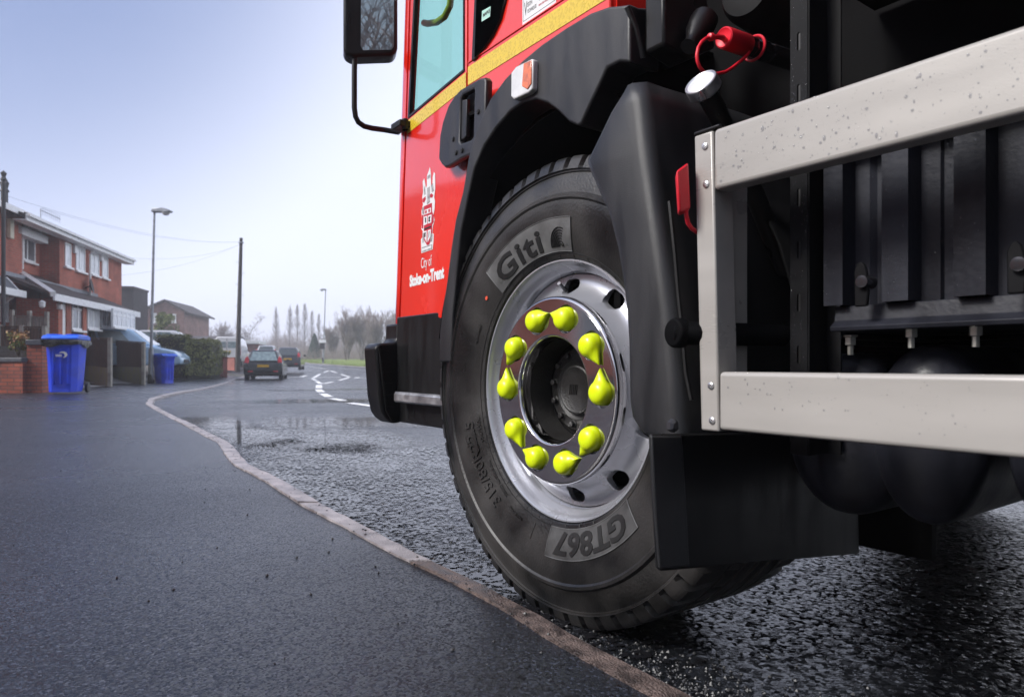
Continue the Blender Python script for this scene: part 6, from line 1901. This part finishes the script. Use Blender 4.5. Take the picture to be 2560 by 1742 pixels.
def poplar(label, X, Y, h, seed):
    rnd = random.Random(seed)
    o = thing('bare_poplar', label, 'tree', (X, Y, gz(X, Y) - .05), 0, 'misty row of poplars')
    MB().tube([(0, 0, 0), (rnd.gauss(0, .06), 0, h * .5), (rnd.gauss(0, .1), 0, h)], [.16, .09, .015], 6).build('trunk', M['bark'], o, angle=60)
    q = MB()
    for k in range(260):
        t = rnd.random() ** .8; z0 = h * (.10 + .84 * t); a = rnd.random() * 6.28
        r = .12 * h * (1 - t) ** .6 * rnd.uniform(.4, 1.1) + .06; l = h * rnd.uniform(.07, .20) * (1 - .5 * t)
        c, s_ = math.cos(a), math.sin(a)
        q.tube([(0, 0, z0), (c * r * .6, s_ * r * .6, z0 + l * .3), (c * r, s_ * r, min(h * 1.02, z0 + l))], [.022, .014, .006], 3, cap=False)
        for m_ in range(2): q.tube([(c * r * .6, s_ * r * .6, z0 + l * .3), (c * r + rnd.gauss(0, .12), s_ * r + rnd.gauss(0, .12), z0 + l * rnd.uniform(.6, 1.0))], [.010, .005], 3, cap=False)
    q.build('crown', M['twig'], o, recalc=False, smooth=False)
    return o
TL = [
    ('bare multi-stemmed tree right of the far lamp, leaning left', 868, 82, 7.2, .55, 31, 4),
    ('tall bare tree in the middle of the thicket right of the far lamp', 905, 84, 7.6, .6, 32, 3),
    ('bare leaning tree nearest the red cab', 950, 80, 6.6, .6, 33, 4),
    ('bare tree in the thicket right beside the cab door', 990, 86, 7.4, .6, 34, 4),
    ('low twiggy tree just right of the far lamp column', 835, 92, 5.6, .6, 35, 4),
    ('bare tree half hidden by the cab step', 1030, 82, 7.0, .6, 36, 3),
    ('thin bare tree set back in the thicket by the cab', 925, 96, 7.8, .5, 37, 3),
    ('wide-crowned bare tree right of the telegraph pole', 622, 96, 8.6, .75, 41, 1),
    ('smaller bare tree left of the telegraph pole', 565, 100, 6.2, .75, 42, 2),
    ('low bare tree above the roof of the long bungalow', 515, 104, 5.2, .8, 43, 3),
]
for lab, px, Y, h, sp, sd_, st_n in TL:
    bare_tree('bare_tree', lab, tx(px, Y), Y, h, sp, sd_, st_n * 2 if st_n > 1 else 1, upright=.60 if st_n > 1 else .32, dens=.8 if st_n > 1 else 1, thick=.42 if st_n > 1 else .8)
PL = [('leftmost slim bare poplar in the misty row', 690, 138, 10.2), ('slim bare poplar above the dark parked car', 725, 140, 10.8), ('tall slim poplar in the middle of the misty row', 743, 142, 11.0),
      ('tallest slim poplar right of the row middle', 762, 141, 11.2), ('faint slim poplar near the far lamp', 780, 146, 10.0), ('faintest poplar just left of the far lamp column', 797, 150, 9.6)]
for i, (lab, px, Y, h) in enumerate(PL):
    poplar(lab, tx(px, Y), Y, h, 60 + i)
for (lab, x, y, h, sd_) in (('bare tree behind the camera that shows in the door mirror', 3.9, -9.5, 12.5, 81), ('second bare tree behind the camera beyond the first', 5.2, -12.5, 14.5, 82)):
    bare_tree('bare_tree', lab, x, y, h, .8, sd_, 2, upright=.35, dens=.85)
# conifer by the far lamp
p = tx(786, 92); zc = gz(p, 92)
co = thing('conifer_tree', 'small dark green conifer left of the far lamp', 'tree', (p, 92, zc))
MB().tube([(0, 0, -.2), (0, 0, 3.4)], [.10, .02], 6).build('trunk', M['bark'], co)
random.seed(15); q = MB()
def smp():
    t = random.random() ** .7; z = .3 + 3.2 * (1 - t); a = random.random() * 6.28; r = (.12 + 1.05 * t) * random.uniform(.6, 1.0)
    return (r * math.cos(a), r * math.sin(a), z), (math.cos(a), math.sin(a), -.1)
leaf_cloud(q, 2400, smp, .13)
q.build('crown', M['conifer'], co, recalc=False, smooth=False)
# undergrowth and the far wood, each read as one mass
random.seed(17); q = MB()
for _ in range(2600):
    px = random.uniform(640, 1060); Y = random.uniform(88, 100); x = tx(px, Y)
    z = gz(x, Y); h = random.uniform(.5, 1.9); dx, dy = random.gauss(0, .35), random.gauss(0, .35)
    q.tube([(x, Y, z - .1), (x + dx * .4, Y + dy * .4, z + h * .6), (x + dx, Y + dy, z + h)], [.016, .011, .004], 3, cap=False)
tag(q.build('undergrowth', M['twig'], None, recalc=False, smooth=False), 'brown winter undergrowth below the trees beyond the verge', 'undergrowth', kind='stuff')
q = MB()
for _ in range(5200):
    px = random.uniform(380, 1150); Y = random.uniform(128, 175); x = tx(px, Y)
    z = gz(x, Y); h = random.uniform(2.4, 5.2) * (.75 + .35 * math.sin(px * .02) ** 2); dx, dy = random.gauss(0, .8), random.gauss(0, .8)
    q.tube([(x, Y, z - .1), (x + dx * .4, Y + dy * .4, z + h * .6), (x + dx, Y + dy, z + h)], [.05, .035, .012], 3, cap=False)
tag(q.build('far_wood', M['twig'], None, recalc=False, smooth=False), 'misty line of far bare woodland closing the view', 'wood', kind='stuff')

# ------------------------------------------------------------------ mist
HAZE_DENSITY = 0.0023
hm = bpy.data.materials.new('thin_mist'); hm.use_nodes = True
ht = hm.node_tree
ht.nodes.remove(ht.nodes['Principled BSDF'])
pv_ = ht.nodes.new('ShaderNodeVolumePrincipled')
pv_.inputs['Color'].default_value = (.90, .93, 1.0, 1); pv_.inputs['Density'].default_value = HAZE_DENSITY; pv_.inputs['Anisotropy'].default_value = .2
ht.links.new(pv_.outputs[0], ht.nodes['Material Output'].inputs['Volume'])
hz_ = MB().box(-262, -100, -6, 262, 262, 16).build('haze', hm, None, smooth=False)
hz_['kind'] = 'stuff'; hz_['label'] = 'pale mist over the whole street'
